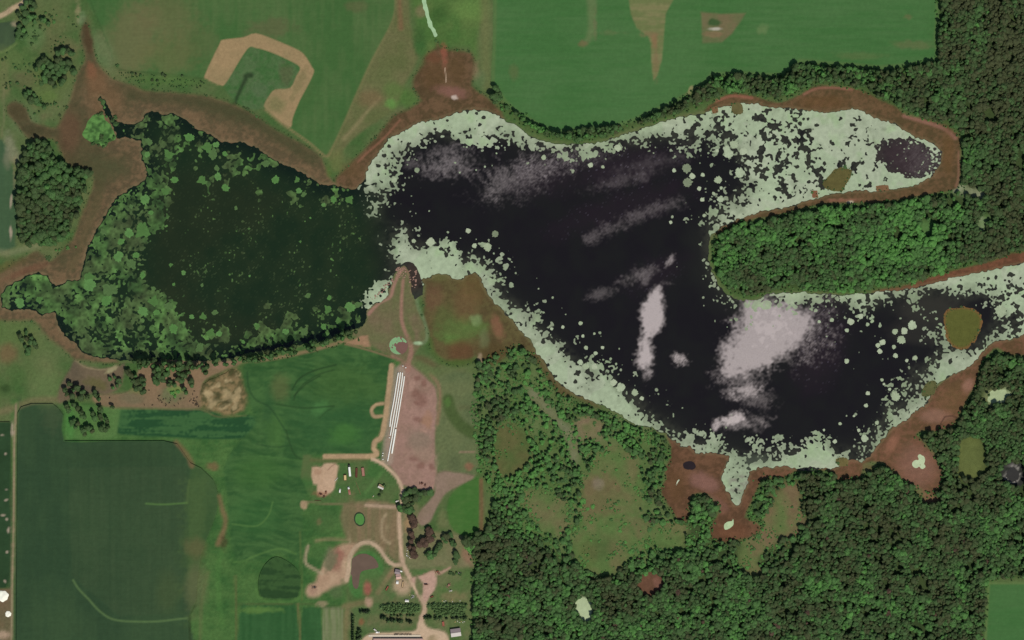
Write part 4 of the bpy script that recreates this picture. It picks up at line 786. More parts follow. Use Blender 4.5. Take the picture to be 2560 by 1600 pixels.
# ------------------------------------------------------------------ algae mats
rg = np.random.default_rng(21)
inlake = S_LAKE > 0
FA = D - 6 + 22 * (fbm(XX, YY, 20, 5, 3, 0.65) - 0.5) * 2 + 8 * (fbm(XX, YY, 6, 6, 2) - 0.5) * 2
def blobs(F, pts, rad, add=True, rough=0.45):
    for (x, y), r in zip(pts, rad):
        sj, si = window([(x - r * 1.6, y - r * 1.6), (x + r * 1.6, y + r * 1.6)], 2)
        d = r * (1 + rough * 2 * N1[sj, si] + rough * 1.2 * grain_s[sj, si]) - np.hypot(XX[sj, si] - x, YY[sj, si] - y)
        F[sj, si] = np.maximum(F[sj, si], d) if add else np.minimum(F[sj, si], -d)
grain_s = fbm(XX, YY, 5, 7, 1) - 0.5
def pick(weight, n):
    w = np.clip(weight, 0, None).ravel().astype(np.float64); w /= w.sum()
    k = rg.choice(len(w), n, p=w)
    return np.stack([X0 + (k % NX) * G + rg.uniform(-1.2, 1.2, n), Y0 + (k // NX) * G + rg.uniform(-1.2, 1.2, n)], 1)
ne_area = soft(sdf_raster([(1700,280),(2100,280),(2250,330),(2230,470),(2050,480),(1900,520),(1780,560),(1740,500),(1720,380)], 20, 2), 25, 10)
se_area = soft(sdf_raster([(2300,740),(2560,690),(2560,830),(2470,860),(2440,850),(2470,790),(2330,770)], 20, 2), 15, 8)
# holes in the mat
hp = pick(inlake * (D > 4) * (D < 200) * (0.25 + 1.0 * ne_area + 1.0 * se_area) * np.clip(0.2 + N2 * 4, 0.02, 2), 420)
blobs(FA, hp, rg.uniform(1.5, 6, len(hp)), add=False, rough=0.9)
crk = fbm(XX, YY, 19, 2, 4, 0.7)
FA = np.minimum(FA, np.where((ne_area + se_area) > 0.02, (0.60 - crk) * 120 + 30 * (1 - np.clip(ne_area + se_area, 0, 1)) + np.clip((XX - 1950) * 0.02, -3, 5), 50))
# clumps drifting off the edge
front = inlake * (D < 2) * (D > -90) * np.exp(np.clip(D, -90, 0) / 16.0) * (XX > 960) * (XX < 2570)
broken = soft(sdf_raster([(1716,370),(1770,360),(1870,400),(1880,460),(1840,520),(1770,560),(1740,500)], 20, 2), 15, 8)
se_open = soft(sdf_raster([(2030,770),(2350,750),(2350,830),(2260,960),(2180,1080),(2100,1120),(2060,1100),(2150,960),(2060,880)], 20, 2), 20, 8)
cpts = pick(front * (0.3 + N2 * 2.5).clip(0.03, 2) + 0.05 * broken * inlake + 0.010 * se_open * inlake, 1900)
cpts = cpts[~((cpts[:, 0] > 1700) & (cpts[:, 0] < 1800) & (cpts[:, 1] > 560) & (cpts[:, 1] < 740) & (rg.random(len(cpts)) < .8))]
crad = np.minimum(rg.gamma(1.5, 2.0, len(cpts)) + 1.1, 11) * np.clip(1 + bilin(D, cpts[:, 0], cpts[:, 1]) / 140, 0.45, 1)
blobs(FA, cpts, crad, rough=0.5)
purple = sdf_ell(2275, 395, 80, 48, 15)
FA = np.where(purple > -10, np.minimum(FA, -(purple + 10 * N1 * 2)), FA)
ed = np.clip((XX - 2225 + 40 * N2) / 120, 0, 1) * sstep(40, 4, purple) ; FA = np.where(purple > 0, np.maximum(FA, (0.55 * fbm(XX, YY, 4.5, 2, 1) + 0.45 * fine - (0.82 - 0.27 * ed)) * 9), FA)
for P in [ISLAND] + ISLETS: FA = np.minimum(FA, 3 - sdf_raster(P, 20))
FA = np.minimum(FA, -(sdf_raster([(2448,790),(2470,765),(2480,790),(2462,840),(2438,860),(2440,830)], 20, 3)))
FA = np.minimum(FA, -(sdf_raster([(1012,655),(1035,660),(1050,690),(1058,730),(1045,760),(1030,740),(1022,690),(1000,680),(990,695),(985,685)], 20, 2) + 3 * N1))
FA = np.minimum(FA, S_SHORE - 1.0)
phi = 0.93 + 0.8 * N2 - 0.34 * sstep(55, -6, D) - 0.13 * soft(sdf_raster([(2090,1180),(2080,1100),(2150,1000),(2250,880),(2330,860),(2440,880),(2330,1000),(2200,1130)], 20, 2), 12, 6) - 0.22 * sstep(0.0, 0.25, N3 + N2 * 0.8)
phi -= 0.26 * soft(np.maximum(sdf_ell(925, 525, 56, 60, 20), np.maximum(sdf_ell(955, 600, 50, 40, 0), sdf_ell(970, 660, 40, 40))), 24, 14)
phi -= 0.25 * soft(np.maximum(sdf_ell(1850, 1200, 40, 50), np.maximum(sdf_ell(1900, 1150, 60, 14), sdf_ell(1600, 990, 80, 26, 35))), 14, 10) + 0.16 * se_area
FA = np.minimum(FA, (phi - (0.6 * fbm(XX, YY, 4.5, 3, 1) + 0.4 * fbm(XX, YY, 11, 1, 2))) * 14)
THIN = sstep(0.86, 0.5, phi)
FA[((XX < 880) | ((XX < 918) & (YY > 772))) & inlake] = -5
hz = np.clip(0.5 + N3 * 2, 0, 1)
c_al = np.where((fbm(XX, YY, 60, 6, 2) > 0.5)[..., None], alb((165, 175, 149)), alb((160, 174, 144))) * np.ones((NY, NX, 1))
tt = (0.55 * sstep(0.1, 0.32, N2) )[..., None]; c_al = c_al * (1 - tt) + alb((150, 174, 130)) * tt
tt = (0.65 * sstep(0.12, 0.3, fbm(XX, YY, 12, 3, 2) - 0.5) * sstep(0.0, 0.25, N3 + 0.1))[..., None]; c_al = c_al * (1 - tt) + alb((128, 138, 112)) * tt
thin = (soft(np.maximum(sdf_ell(925, 520, 50, 60, 20), sdf_ell(960, 590, 46, 40, 0)), 22, 14) * sstep(-0.1, 0.3, N1 + N2))[..., None]
c_al = c_al * (1 - thin * 0.75) + alb((92, 106, 84)) * thin * 0.75
tt = (soft(sdf_ell(1850, 1215, 26, 40), 10, 6) * sstep(0.0, 0.2, N1 + N2 * .7) * 0.7)[..., None]; c_al = c_al * (1 - tt) + alb((128, 120, 112)) * tt
tt = (0.62 * THIN)[..., None]; c_al = c_al * (1 - tt) + alb((112, 122, 98)) * tt
c_al = (c_al * (0.86 + 0.28 * fbm(XX, YY, 6, 4, 2))[..., None] * (0.93 + 0.14 * fbm(XX, YY, 90, 2, 2))[..., None]).astype(np.float32)
alg = sheet("algae_mat", FA, 0.15, MT['algae'], colour=lambda U, V: bilin(c_al, U, V))
tag(alg, "pale grey-green algae floating in a broad ragged band along the east lake shore", "algae", kind="stuff")

# small pools covered with algae
def scum(F, name, label, col, z=0.17):
    a = alb(col)
    o = sheet(name, F, z, MT['algae'], colour=lambda U, V: a * (0.88 + 0.24 * fbm(U, V, 8, 4, 2))[:, None])
    return tag(o, label, "algae", kind="stuff")
scum(wob(sdf_path([(1057,-30),(1062,10),(1068,35),(1075,60),(1085,80),(1090,88)], (11, 9), 40, 4), 2.5), "algae_ditch", "pale algae filling the narrow ditch that runs down from the top edge", (160, 190, 148), 0.12)
scum(wob(sdf_raster(CLEARINGS[8], 20, 3), 5), "algae_pool", "small pale algae pool alone in the dark forest at the bottom", (172, 186, 148), 0.12)
scum(wob(np.maximum.reduce([sdf_ell(2290, 1160, 10, 10), sdf_ell(2305, 1150, 8, 11), sdf_ell(2306, 1167, 7, 6), sdf_ell(2300, 1141, 5, 5)]), 1.5), "algae_pool", "pale clustered algae spots in the pinkish marsh hollow at the right", (182, 196, 158), 0.13)
scum(wob(sdf_raster([(1810,1312),(1818,1304),(1830,1302),(1833,1294),(1834,1310),(1826,1320),(1812,1324)], 20, 2), 1), "algae_pool", "small pale algae pool in the red marsh south of the lake inlet", (172, 192, 150), 0.13)
scum(wob(sdf_path([(1697,1200),(1693,1206),(1691,1212)], 3), .6), "algae_pool", "thin pale algae sliver in the red marsh west of the inlet", (196, 206, 180), 0.13)
scum(np.minimum(np.minimum(sdf_ell(996, 864, 23, 22), 3 - sdf_ell(1005, 869, 19, 18, 0) + 3 * N1), (0.66 - fbm(XX, YY, 5, 2, 2)) * 20), "algae_ring", "pale green algae on the west half of the round pond by the track", (126, 164, 118), 0.19)
scum(wob(sdf_ell(899, 1298, 11, 15, -12), 1.2), "algae_pool", "bright green scum covering the little oval pond in the farm pasture", (78, 128, 62), 0.18)
scum(wob(sdf_raster(CLEARINGS[9], 20, 3), 7), "algae_pool", "pale algae pool among the trees at the right edge", (164, 178, 138), 0.12)

# weed beds of the west lake
FW = np.full((NY, NX), -50.0, np.float32)
dense = sdf_raster(W_DENSE, 40, 2)
ok = inlake & (S_LAKE > 2) & (XX < 905)
p1 = pick(ok * (dense > 4) * np.clip(0.45 + 3 * N2, 0.02, 2), 1150); blobs(FW, p1, np.minimum(rg.gamma(1.4, 2.3, len(p1)) + 1.2, 11), rough=0.9)
nb = ok * (S_LAKE < 120) * (YY < 520) * (dense < 0) * np.exp(-S_LAKE / 45); p2 = pick(nb * np.clip(0.3 + 3 * N2, 0.02, 2), 260); blobs(FW, p2, np.minimum(rg.gamma(1.6, 2.0, len(p2)) + 1.2, 10), rough=0.8)
sb = ok * (S_LAKE < 110) * (YY > 760) * (XX > 480) * np.exp(-np.clip(S_LAKE - 26, 0, None) / 22); p3 = pick(sb * (S_LAKE > 14) * np.clip(0.3 + 3 * N2, 0.05, 2), 420); blobs(FW, p3, np.minimum(rg.gamma(1.5, 2.0, len(p3)) + 1.1, 9), rough=0.8)
p4 = pick(ok * (dense > 10) * np.clip(0.5 + N2, 0, 1), 150); blobs(FW, p4, rg.uniform(3, 9, len(p4)), add=False, rough=0.8)
p5 = pick(ok * (dense < 0) * np.clip(0.3 + 2 * N3, 0.1, 1.5), 140); blobs(FW, p5, rg.uniform(0.9, 2.0, len(p5)), rough=0.8)
FW = np.minimum(FW, ((0.69 + 0.9 * N2) - (0.6 * fbm(XX, YY, 4.5, 4, 1) + 0.4 * fbm(XX, YY, 11, 2, 2))) * 14)
FW = np.maximum(FW, (0.66 - fbm(XX, YY, 6, 1, 2) - 0.40 * sstep(10, -30, dense) - 0.2 * sstep(0.1, -0.1, N2)) * 14 * ok - 60 * ~ok)
FW = np.minimum(FW, S_SHORE - 2)
FW = np.minimum(FW, 2 - sdf_raster(REED_ISLE, 20, 3))
u = np.clip(0.5 + 2.2 * (fbm(XX, YY, 26, 5, 2) - 0.5), 0, 1)[..., None]; v_ = np.clip(0.5 + 3 * (fbm(XX, YY, 44, 1, 2) - 0.5), 0, 1)[..., None]
c_w = (alb((50, 76, 40)) * (1 - u) + alb((94, 134, 70)) * u); c_w = c_w * (1 - 0.65 * v_) + alb((72, 84, 52)) * 0.65 * v_
c_w *= (0.22 + 1.15 * fbm(XX, YY, 7, 2, 2))[..., None]
c_w = c_w.astype(np.float32)
wl = sheet("water_weed", FW, 0.14, MT['algae'], colour=lambda U, V: bilin(c_w, U, V))
tag(wl, "mottled green weed beds crowding the edges of the western lake basin", "water weed", kind="stuff")

# ------------------------------------------------------------------ single pads and clumps, each one its own object
def clump_mesh(name, seed, mat, col, lobes, rough):
    r = random.Random(seed); n = 30
    cs = [(0, 0, 1.0)] + [(r.uniform(-.8, .8), r.uniform(-.8, .8), r.uniform(.3, .6)) for _ in range(lobes)]
    vs, cc = [], []
    for k in range(n):
        a = 2 * math.pi * k / n
        best = 0.0
        for (x, y, q) in cs:
            for s in np.linspace(0.1, 1.7, 60):
                if math.hypot(s * math.cos(a) - x, s * math.sin(a) - y) < q: best = max(best, s)
        best = max(0.25, best) * (1 + r.uniform(-rough, rough))
        vs.append((best * math.cos(a), best * math.sin(a)))
    verts = [(0, 0, 0.05)] + [(x * 0.75, y * 0.75, 0.045) for x, y in vs] + [(x, y, 0.02) for x, y in vs] + [(x, y, -0.05) for x, y in vs]
    faces = [(0, 1 + k, 1 + (k + 1) % n) for k in range(n)]
    for ring in (0, 1):
        o = 1 + ring * n
        faces += [(o + k, o + n + k, o + n + (k + 1) % n, o + (k + 1) % n) for k in range(n)]
    me = bpy.data.meshes.new(name); me.from_pydata(verts, [], faces); me.materials.append(mat)
    base = alb(col)
    set_attr(me, "Col", np.array([base * (0.85 + 0.3 * r.random()) for _ in verts]), 'FLOAT_COLOR')
    return me
PADS = [(474,344,16),(519,368,15),(540,362,9),(532,386,15),(562,384,8),(421,386,15),(368,386,9),(373,354,9),(437,450,12),(505,450,12),(545,442,13),(542,421,8),(563,469,11),(413,479,12),(362,498,14),(328,516,7),(378,532,8),(357,575,20),(323,583,15),(259,580,9),(302,604,12),(243,598,9),(296,641,14),(328,659,15),(341,638,10),(222,691,15),(224,712,20),(275,725,18),(265,752,18),(384,754,14),(357,778,17),(421,765,12),(392,781,9),(427,662,6),(459,682,7),(384,721,7),(434,711,5),(508,792,9),(479,792,8),(537,781,8),(357,688,11),(98,749,10),(50,757,14),
 (665,409,12),(688,450,12),(743,450,9),(747,477,9),(759,486,7),(834,498,11),(873,499,11),(809,512,7),(770,739,8),(823,745,7),(820,774,12),(875,768,15),(894,762,11),(434,821,15),(526,832,11),(548,834,10),(500,869,12),(608,855,7),(643,816,9),(714,829,9),(760,829,11),(809,816,9),(846,803,11),(640,812,6),(590,520,5),(776,545,3.5),(751,604,3.5),(624,690,4),(505,713,5)]
pm = [clump_mesh("pad", s, MT['algae'], c, l, .2) for s, c, l in ((1, (80, 122, 62), 3), (2, (74, 110, 56), 4), (3, (86, 126, 68), 3), (4, (78, 106, 60), 5))]
def where_pad(x, y):
    if x < 460 and y > 560: return "green weed patch afloat among the dense beds in the lake's west corner", "green patches in the west corner of the lake"
    if y < 530: return "green weed patch afloat near the north bank of the western basin", "green patches along the north bank of the west basin"
    if y > 700: return "green weed patch afloat near the tree-lined south bank of the western basin", "green patches along the south bank of the west basin"
    return "tiny green weed patch afloat on the open dark western basin", "tiny green patches on the open west basin"
for k, (x, y, r) in enumerate(PADS):
    o = bpy.data.objects.new("weed_patch", pm[k % 4]); COL.objects.link(o)
    o.location = (wx(x), wy(y), 0.20 + 0.001 * (k % 9)); o.scale = (r * M * .76, r * M * (.6 + .3 * ((k * 7) % 5) / 4), 1); o.rotation_euler[2] = k * 2.4
    l, g = where_pad(x, y); placed(o, "green weed patch" if r < 13 else "large green weed patch", "water weed", x, y, g)
CLUMPS = [(1685,426,5),(1507,417,4),(1476,413,6),(1717,421,11),(1719,456,11),(1730,440,7),(1757,437,5),(1796,450,9),(1748,471,5),(1803,470,4),(1784,484,4),(1756,499,5),(1801,498,8),(1760,539,4),(1677,556,4),(1849,432,12),(1034,602,5),(1076,606,10),(1186,614,6),(1219,617,10),(1170,577,6),(1238,585,8),(986,450,7),(1793,376,4),(1817,373,9),(1835,362,10),(1859,378,9),(1822,385,11),(1359,394,6),(1545,370,8),
 (1379,822,4),(1451,808,5),(1407,818,4),(1457,840,4),(1465,869,5),(1506,869,4),(1489,883,5),(1486,834,3),(1486,916,7),(1451,906,7),(1465,916,8),(1534,956,8),(1552,969,11),(1587,982,8),(1605,996,5),
 (2117,826,5),(2237,829,7),(2261,828,8),(2280,813,11),(2253,849,10),(2206,856,7),(2195,863,6),(2235,867,5),(2199,878,6),(2239,889,6),(2288,895,6),(2267,901,4),(2117,903,6),(2239,992,11),(2170,983,5),(2165,1014,5),(2192,1057,5),(2147,1076,4),(2161,1096,9),(2100,1059,4),(2087,1104,5),(2224,973,4),(2502,776,14),(2126,804,8),(2048,804,4),(2080,800,5),(2152,790,6),(2060,1075,3),(2205,950,4),(2210,960,3),(2135,1040,3)]
cm_ = [clump_mesh("clump", s, MT['algae'], c, l, .16) for s, c, l in ((11, (164, 176, 147), 3), (12, (156, 168, 138), 4), (13, (168, 178, 150), 3), (14, (124, 134, 108), 4))]
def where_clump(x, y):
    if x < 1300 and y < 700: return "pale algae clump drifting on dark water near the lake's narrow neck", "pale clumps near the narrow neck"
    if x > 1650 and y < 600: return "pale algae clump drifting on dark water at the mouth of the northeast arm", "pale clumps at the mouth of the northeast arm"
    if y < 420: return "pale algae clump drifting just off the north shore of the main basin", "pale clumps off the north shore"
    if x < 1700: return "pale algae clump drifting off the southwest shore of the main basin", "pale clumps off the southwest shore"
    return "pale algae clump drifting on dark water in the southeast arm", "pale clumps in the southeast arm"
for k, (x, y, r) in enumerate(CLUMPS):
    o = bpy.data.objects.new("algae_clump", cm_[3 if (x, y) in ((1717, 421), (1719, 456), (1238, 585)) else k % 3]); COL.objects.link(o)
    o.location = (wx(x), wy(y), 0.22 + 0.001 * (k % 9)); o.scale = (r * M, r * M, 1); o.rotation_euler[2] = k * 1.7
    l, g = where_clump(x, y); placed(o, "tiny pale algae clump" if r < 5 else "pale algae clump" if r < 9 else "large pale algae clump", "algae", x, y, g)
# ------------------------------------------------------------------ trees
def leaf_mat(name, dark, mid, bright, old, jitter=0.2):
    m, nt, p = new_mat(name)
    at = nt.nodes.new("ShaderNodeAttribute"); at.attribute_type = 'INSTANCER'; at.attribute_name = "tint"
    cr_ = nt.nodes.new("ShaderNodeValToRGB")
    e = cr_.color_ramp.elements
    e[0].position = 0.0; e[0].color = (*alb(old), 1); y = cr_.color_ramp.elements.new(0.26); y.color = (*alb(dark), 1); cr_.color_ramp.elements[-1].position = 0.95; cr_.color_ramp.elements[-1].color = (*alb(bright), 1)
    x = cr_.color_ramp.elements.new(0.5); x.color = (*alb(mid), 1)
    n = noise_n(nt, 0.45, 4, 0.65)
    t = math_n(nt, 'ADD', at.outputs["Fac"], ramp01(nt, n, -0.14, 0.14))
    nt.links.new(t, cr_.inputs[0])
    g = ramp01(nt, noise_n(nt, 1.1, 4, 0.7), 1 - jitter, 1 + jitter)
    c = scaled(nt, cr_.outputs[0], g)
    nt.links.new(c, p.inputs["Base Color"])
    p.inputs["Roughness"].default_value = 0.8; p.inputs["Specular IOR Level"].default_value = 0.2
    tr = nt.nodes.new("ShaderNodeBsdfTranslucent"); nt.links.new(c, tr.inputs[0])
    mx = nt.nodes.new("ShaderNodeMixShader"); mx.inputs[0].default_value = 0.18
    nt.links.new(p.outputs[0], mx.inputs[1]); nt.links.new(tr.outputs[0], mx.inputs[2])
    nt.links.new(mx.outputs[0], [n for n in nt.nodes if n.type == 'OUTPUT_MATERIAL'][0].inputs[0])
    return m
MT['leaf'] = leaf_mat("leaves", (68, 86, 51), (74, 105, 59), (90, 140, 69), (74, 80, 51))
MT['needle'] = leaf_mat("needles", (50, 64, 44), (80, 104, 64), (108, 136, 84), (48, 58, 42))
MT['bark'] = plain_mat("bark", (92, 78, 66), 0.9, var=0.3, scale=3)
MT['dead'] = plain_mat("brown_leaves", (80, 62, 50), 0.9, var=0.35, scale=0.8)

def crown_mesh(name, seed, mat, kind):
    r = random.Random(seed); rn = np.random.default_rng(seed)
    bm = bmesh.new()
    if kind == 'broad':
        bmesh.ops.create_icosphere(bm, subdivisions=3, radius=1)
        lobes = [(rn.normal(size=3), r.uniform(.15, .5), r.uniform(4, 11)) for _ in range(15)]
        lobes = [(v / np.linalg.norm(v), a, k) for v, a, k in lobes]
        for v in bm.verts:
            n = np.array(v.co)
            s = 0.60 + sum(a * math.exp(-k * (1 - float(n @ d))) for d, a, k in lobes) + r.uniform(-.05, .05)
            s = min(s, 1.22)
            z = n[2] * s
            v.co = (n[0] * s, n[1] * s, 0.68 + (0.30 * z if z > 0 else 0.34 * z))
        leaves, ls = 130, (0.10, 0.22)
    elif kind == 'cone':
        n = 14
        prev = None
        for t in range(6):
            z0 = 0.10 + t * 0.145; ro = 1.0 * (1 - t / 6.6) ; ri = ro * 0.55
            lo = [bm.verts.new((math.cos(2 * math.pi * k / n + t) * (ro if k % 2 == 0 else ri) * r.uniform(.85, 1.1), math.sin(2 * math.pi * k / n + t) * (ro if k % 2 == 0 else ri) * r.uniform(.85, 1.1), z0 + r.uniform(-.03, .03))) for k in range(n)]
            top = bm.verts.new((r.uniform(-.03, .03), r.uniform(-.03, .03), min(1.0, z0 + 0.30)))
            for k in range(n): bm.faces.new((lo[k], lo[(k + 1) % n], top))
            c = bm.verts.new((0, 0, z0 + .04))
            for k in range(n): bm.faces.new((lo[(k + 1) % n], lo[k], c))
        leaves, ls = 90, (0.10, 0.20)
    else:
        for _ in range(7):
            a, d = r.uniform(0, 6.28), r.uniform(0, .6); q = r.uniform(.32, .5)
            res = bmesh.ops.create_icosphere(bm, subdivisions=1, radius=1)
            for v in res['verts']:
                k = r.uniform(.8, 1.2)
                v.co = (math.cos(a) * d + v.co.x * q * k, math.sin(a) * d + v.co.y * q * k, 0.45 + v.co.z * 0.42 * k)
        leaves, ls = 70, (0.12, 0.24)
    bm.verts.ensure_lookup_table()
    base = [v.co.copy() for v in bm.verts if v.co.z > 0.35 or kind != 'broad']
    for _ in range(leaves):
        p = r.choice(base); s = r.uniform(*ls)
        out = (p.x * 1.04 + r.uniform(-.08, .08), p.y * 1.04 + r.uniform(-.08, .08), p.z + r.uniform(-.01, .05))
        vs = [bm.verts.new((out[0] + r.uniform(-s, s), out[1] + r.uniform(-s, s), out[2] + r.uniform(-s, s) * .35)) for _ in range(4)]
        try: bm.faces.new(vs[:3]); bm.faces.new((vs[0], vs[2], vs[3]))
        except ValueError: pass
    me = bpy.data.meshes.new(name); bm.to_mesh(me); bm.free(); me.materials.append(mat)
    return me
def trunk_mesh(name, seed, limbs):
    r = random.Random(seed); bm = bmesh.new()
    def tube(a, b, ra, rb, n=7):
        A, B = np.array(a), np.array(b); d = (B - A) / np.linalg.norm(B - A)
        u = np.cross(d, (0.3, 0.9, 0.1)); u /= np.linalg.norm(u); v = np.cross(d, u)
        ring = [[bm.verts.new(P + q * (math.cos(6.283 * k / n) * u + math.sin(6.283 * k / n) * v)) for k in range(n)] for P, q in ((A, ra), (B, rb))]
        for k in range(n): bm.faces.new((ring[0][k], ring[0][(k + 1) % n], ring[1][(k + 1) % n], ring[1][k]))
        bm.faces.new(ring[1])
    tube((0, 0, -0.02), (0.02, 0.01, .35), .085, .055); tube((0.02, 0.01, .34), (0, 0.03, .78), .055, .02)
    for k in range(limbs):
        a = 6.28 * k / limbs + r.uniform(-.4, .4); z = r.uniform(.26, .5)
        tube((0.01, 0.01, z), (math.cos(a) * .55, math.sin(a) * .55, z + r.uniform(.14, .26)), .032, .01, 5)
    me = bpy.data.meshes.new(name); bm.to_mesh(me); bm.free(); me.materials.append(MT['bark'])
    return me
CR = {'broad': [crown_mesh("crown", 30 + k, MT['leaf'], 'broad') for k in range(7)],
      'cone': [crown_mesh("crown", 60 + k, MT['needle'], 'cone') for k in range(3)],
      'bush': [crown_mesh("foliage", 80 + k, MT['leaf'], 'bush') for k in range(3)],
      'brown': [crown_mesh("crown", 90 + k, MT['dead'], 'broad') for k in range(2)]}
TRK = {'broad': [trunk_mesh("trunk", 40 + k, 6) for k in range(2)], 'cone': [trunk_mesh("trunk", 50, 0)], 'bush': [trunk_mesh("stem", 52, 4)]}
TRK['brown'] = TRK['broad']
NAMES = {'broad': ("broadleaf_tree", "crown", "trunk", "tree"), 'cone': ("pine_tree", "crown", "trunk", "tree"), 'bush': ("bush", "foliage", "stem", "bush"), 'brown': ("brown_tree", "crown", "trunk", "tree")}
FIRST = {}
def put_tree(kind, u, v, r, h, tint, label, group, k):
    nm, cn, tn, cat = NAMES[kind]
    e = bpy.data.objects.new(nm, None); COL.objects.link(e); e.empty_display_size = 0.5
    e.location = (wx(u), wy(v), 0.0); e.rotation_euler = (0, 0, k * 2.399)
    tag(e, label, cat, group)
    c = bpy.data.objects.new(cn, CR[kind][k % len(CR[kind])]); COL.objects.link(c); c.parent = e; c.scale = (r, r, h); c["tint"] = float(tint)
    t = bpy.data.objects.new(tn, TRK[kind][k % len(TRK[kind])]); COL.objects.link(t); t.parent = e; t.scale = (r * .9, r * .9, h)
    FIRST.setdefault((kind, k % len(CR[kind])), c); FIRST.setdefault((kind, 'trunk'), t)
    return e

rt = np.random.default_rng(5)
def grid_points(sd, s, drop=0.0, jit=0.42, edge=2.0):
    js, is_ = np.where((sd > 0).any(1))[0], np.where((sd > 0).any(0))[0]
    u0, u1 = X0 + is_[0] * G, X0 + is_[-1] * G; v0, v1 = Y0 + js[0] * G, Y0 + js[-1] * G
    a = np.arange(u0, u1, s); b = np.arange(v0, v1, s * 0.87)
    A, B = np.meshgrid(a, b); A = A + (np.arange(len(b)) % 2)[:, None] * s / 2
    A = A + rt.uniform(-jit, jit, A.shape) * s; B = B + rt.uniform(-jit, jit, B.shape) * s
    A, B = A.ravel(), B.ravel()
    k = (bilin(sd, A, B) > edge) & (rt.random(len(A)) > drop)
    return A[k], B[k]
trees = []     # kind, u, v, radius m, height m, tint, zone
def zone_of(u, v):
    if v > 840 and u > 1180: return 's'
    if u > 1760 and v > 475 and u < 2405: return 'p'
    if u < 2250 and v < 350: return 'n'
    return 'e'
scrub = soft(sdf_raster([(1195,905),(1330,887),(1400,987),(1500,1020),(1670,1090),(1660,1250),(1720,1310),(1900,1220),(2000,1200),(2010,1320),(1900,1440),(1700,1380),(1560,1450),(1420,1410),(1300,1340),(1240,1250),(1195,1180)], 60, 2), 24, 16)
A, B = grid_points(np.minimum(FOREST + 4 * N2, -S_LAKE + 1), 7.9, 0.02, jit=0.5)
sc = bilin(scrub, A, B); dn = rt.random(len(A)); gapn = fbm(A, B, 26, 6, 2)
for u, v, s, q, gn in zip(A, B, sc, dn, gapn):
    if s > 0.4 and q < 0.26 + 0.55 * (gn > 0.53): continue
    if gn < 0.29 and q < 0.8: continue
    z = zone_of(u, v)
    cl = fbm(np.float32(u), np.float32(v), 30, 1, 3) - .5
    r = min(5.8, 2.2 + rt.gamma(1.9, .72)) * (1.0 if s < .4 else .82); h = (rt.uniform(8.5, 12) + 9 * cl) * (1.0 if s < .4 else .6)
    if z == 'n': h *= rt.uniform(.7, 1.5)
    ti = 0.36 + 0.8 * (fbm(np.float32(u), np.float32(v), 46, 3, 2) - 0.5) + 0.5 * (fbm(np.float32(u), np.float32(v), 150, 6, 2) - 0.5) + rt.normal() * 0.17
    if z == 'p': ti += 0.20
    if z == 's': ti += 0.16 * s - 0.02
    if z == 'e': ti += -0.14 + 0.20 * sstep(2480, 2400, u) * sstep(230, 360, v)
    if z == 'n': ti += 0.06
    if z == 's' and v > 1230 and rt.random() < .008: trees.append(('brown', u, v, r, h * .9, .1, 'dying')); continue
    trees.append(('broad', u, v, r, h, ti, z))
# the same woods going on beyond the right and bottom edges of the picture
for a0, a1, b0, b1 in ((2722, 3250, -500, 2150), (1180, 2722, 1752, 2150), (2352, 2722, -500, -152)):
    aa, bb = np.meshgrid(np.arange(a0, a1, 9.6), np.arange(b0, b1, 8.4))
    aa = (aa + rt.uniform(-4.5, 4.5, aa.shape)).ravel(); bb = (bb + rt.uniform(-4.5, 4.5, bb.shape)).ravel()
    for u, v in zip(aa, bb): trees.append(('broad', u, v, 2.6 + rt.gamma(1.9, .72), rt.uniform(8, 13), .36 + rt.normal() * .17, 'e'))
# undergrowth along the forest edges
edge = np.minimum(np.maximum(S_FN, S_FS) + 10, -S_LAKE + 1)
A, B = grid_points(np.where(np.abs(np.maximum(S_FN, S_FS)) < 11, edge, -1), 9, 0.35)
for u, v in zip(A, B): trees.append(('bush', u, v, rt.uniform(1.2, 2.3), rt.uniform(1.8, 4), rt.uniform(.4, .9), 'edge'))
A, B = grid_points(np.minimum(scrub * 30 - 12, np.minimum(-S_LAKE - 2, np.where(np.maximum.reduce([S_M['s'], S_M['mid'], S_M['se']]) > -4, -5, 50))), 6.5, 0.25)
for u, v, q in zip(A, B, fbm(A, B, 34, 4, 3)):
    incl = bilin(S_CL, u, v) > 0
    if q < (0.62 if incl else 0.47) and rt.random() < (.93 if incl else .8): continue
    trees.append(('bush', u, v, 0.7 + rt.gamma(2, .6), rt.uniform(.7, 2.0), rt.uniform(.5, 1.0), 'scrub'))
g = sdf_raster(GROVE_W, 20, 2)
A, B = grid_points(g, 11, 0.02, jit=.5)
for u, v in zip(A, B): trees.append(('broad', u, v, 3.0 + rt.gamma(2, .9), rt.uniform(9, 17), 0.34 + 0.5 * (fbm(np.float32(u), np.float32(v), 40, 5, 2) - .5) + rt.normal() * .12, 'grove'))
row = sdf_raster([(335,896),(420,902),(500,904),(560,899),(620,888),(700,874),(780,856),(850,834),(895,814),(915,806),(912,822),(865,846),(800,868),(740,886),(680,896),(640,904),(560,913),(500,918),(430,930),(345,918)], 20, 2)
A, B = grid_points(row, 12, 0.1, edge=0.5)
for u, v in zip(A, B): trees.append(('broad', u, v, rt.uniform(2.8, 5.0), rt.uniform(17, 27), 0.40 + rt.normal() * .16, 'bank'))
def T(c, r, pts, kind, rad, h, tint, zone):
    for (x, y) in pts:
        trees.append((kind, 640 * c + x / 3.78, 400 * r + y / 3.78, rad * rt.uniform(1.05, 1.8), h * rt.uniform(.75, 1.1), tint + .16 + rt.normal() * .12, zone))
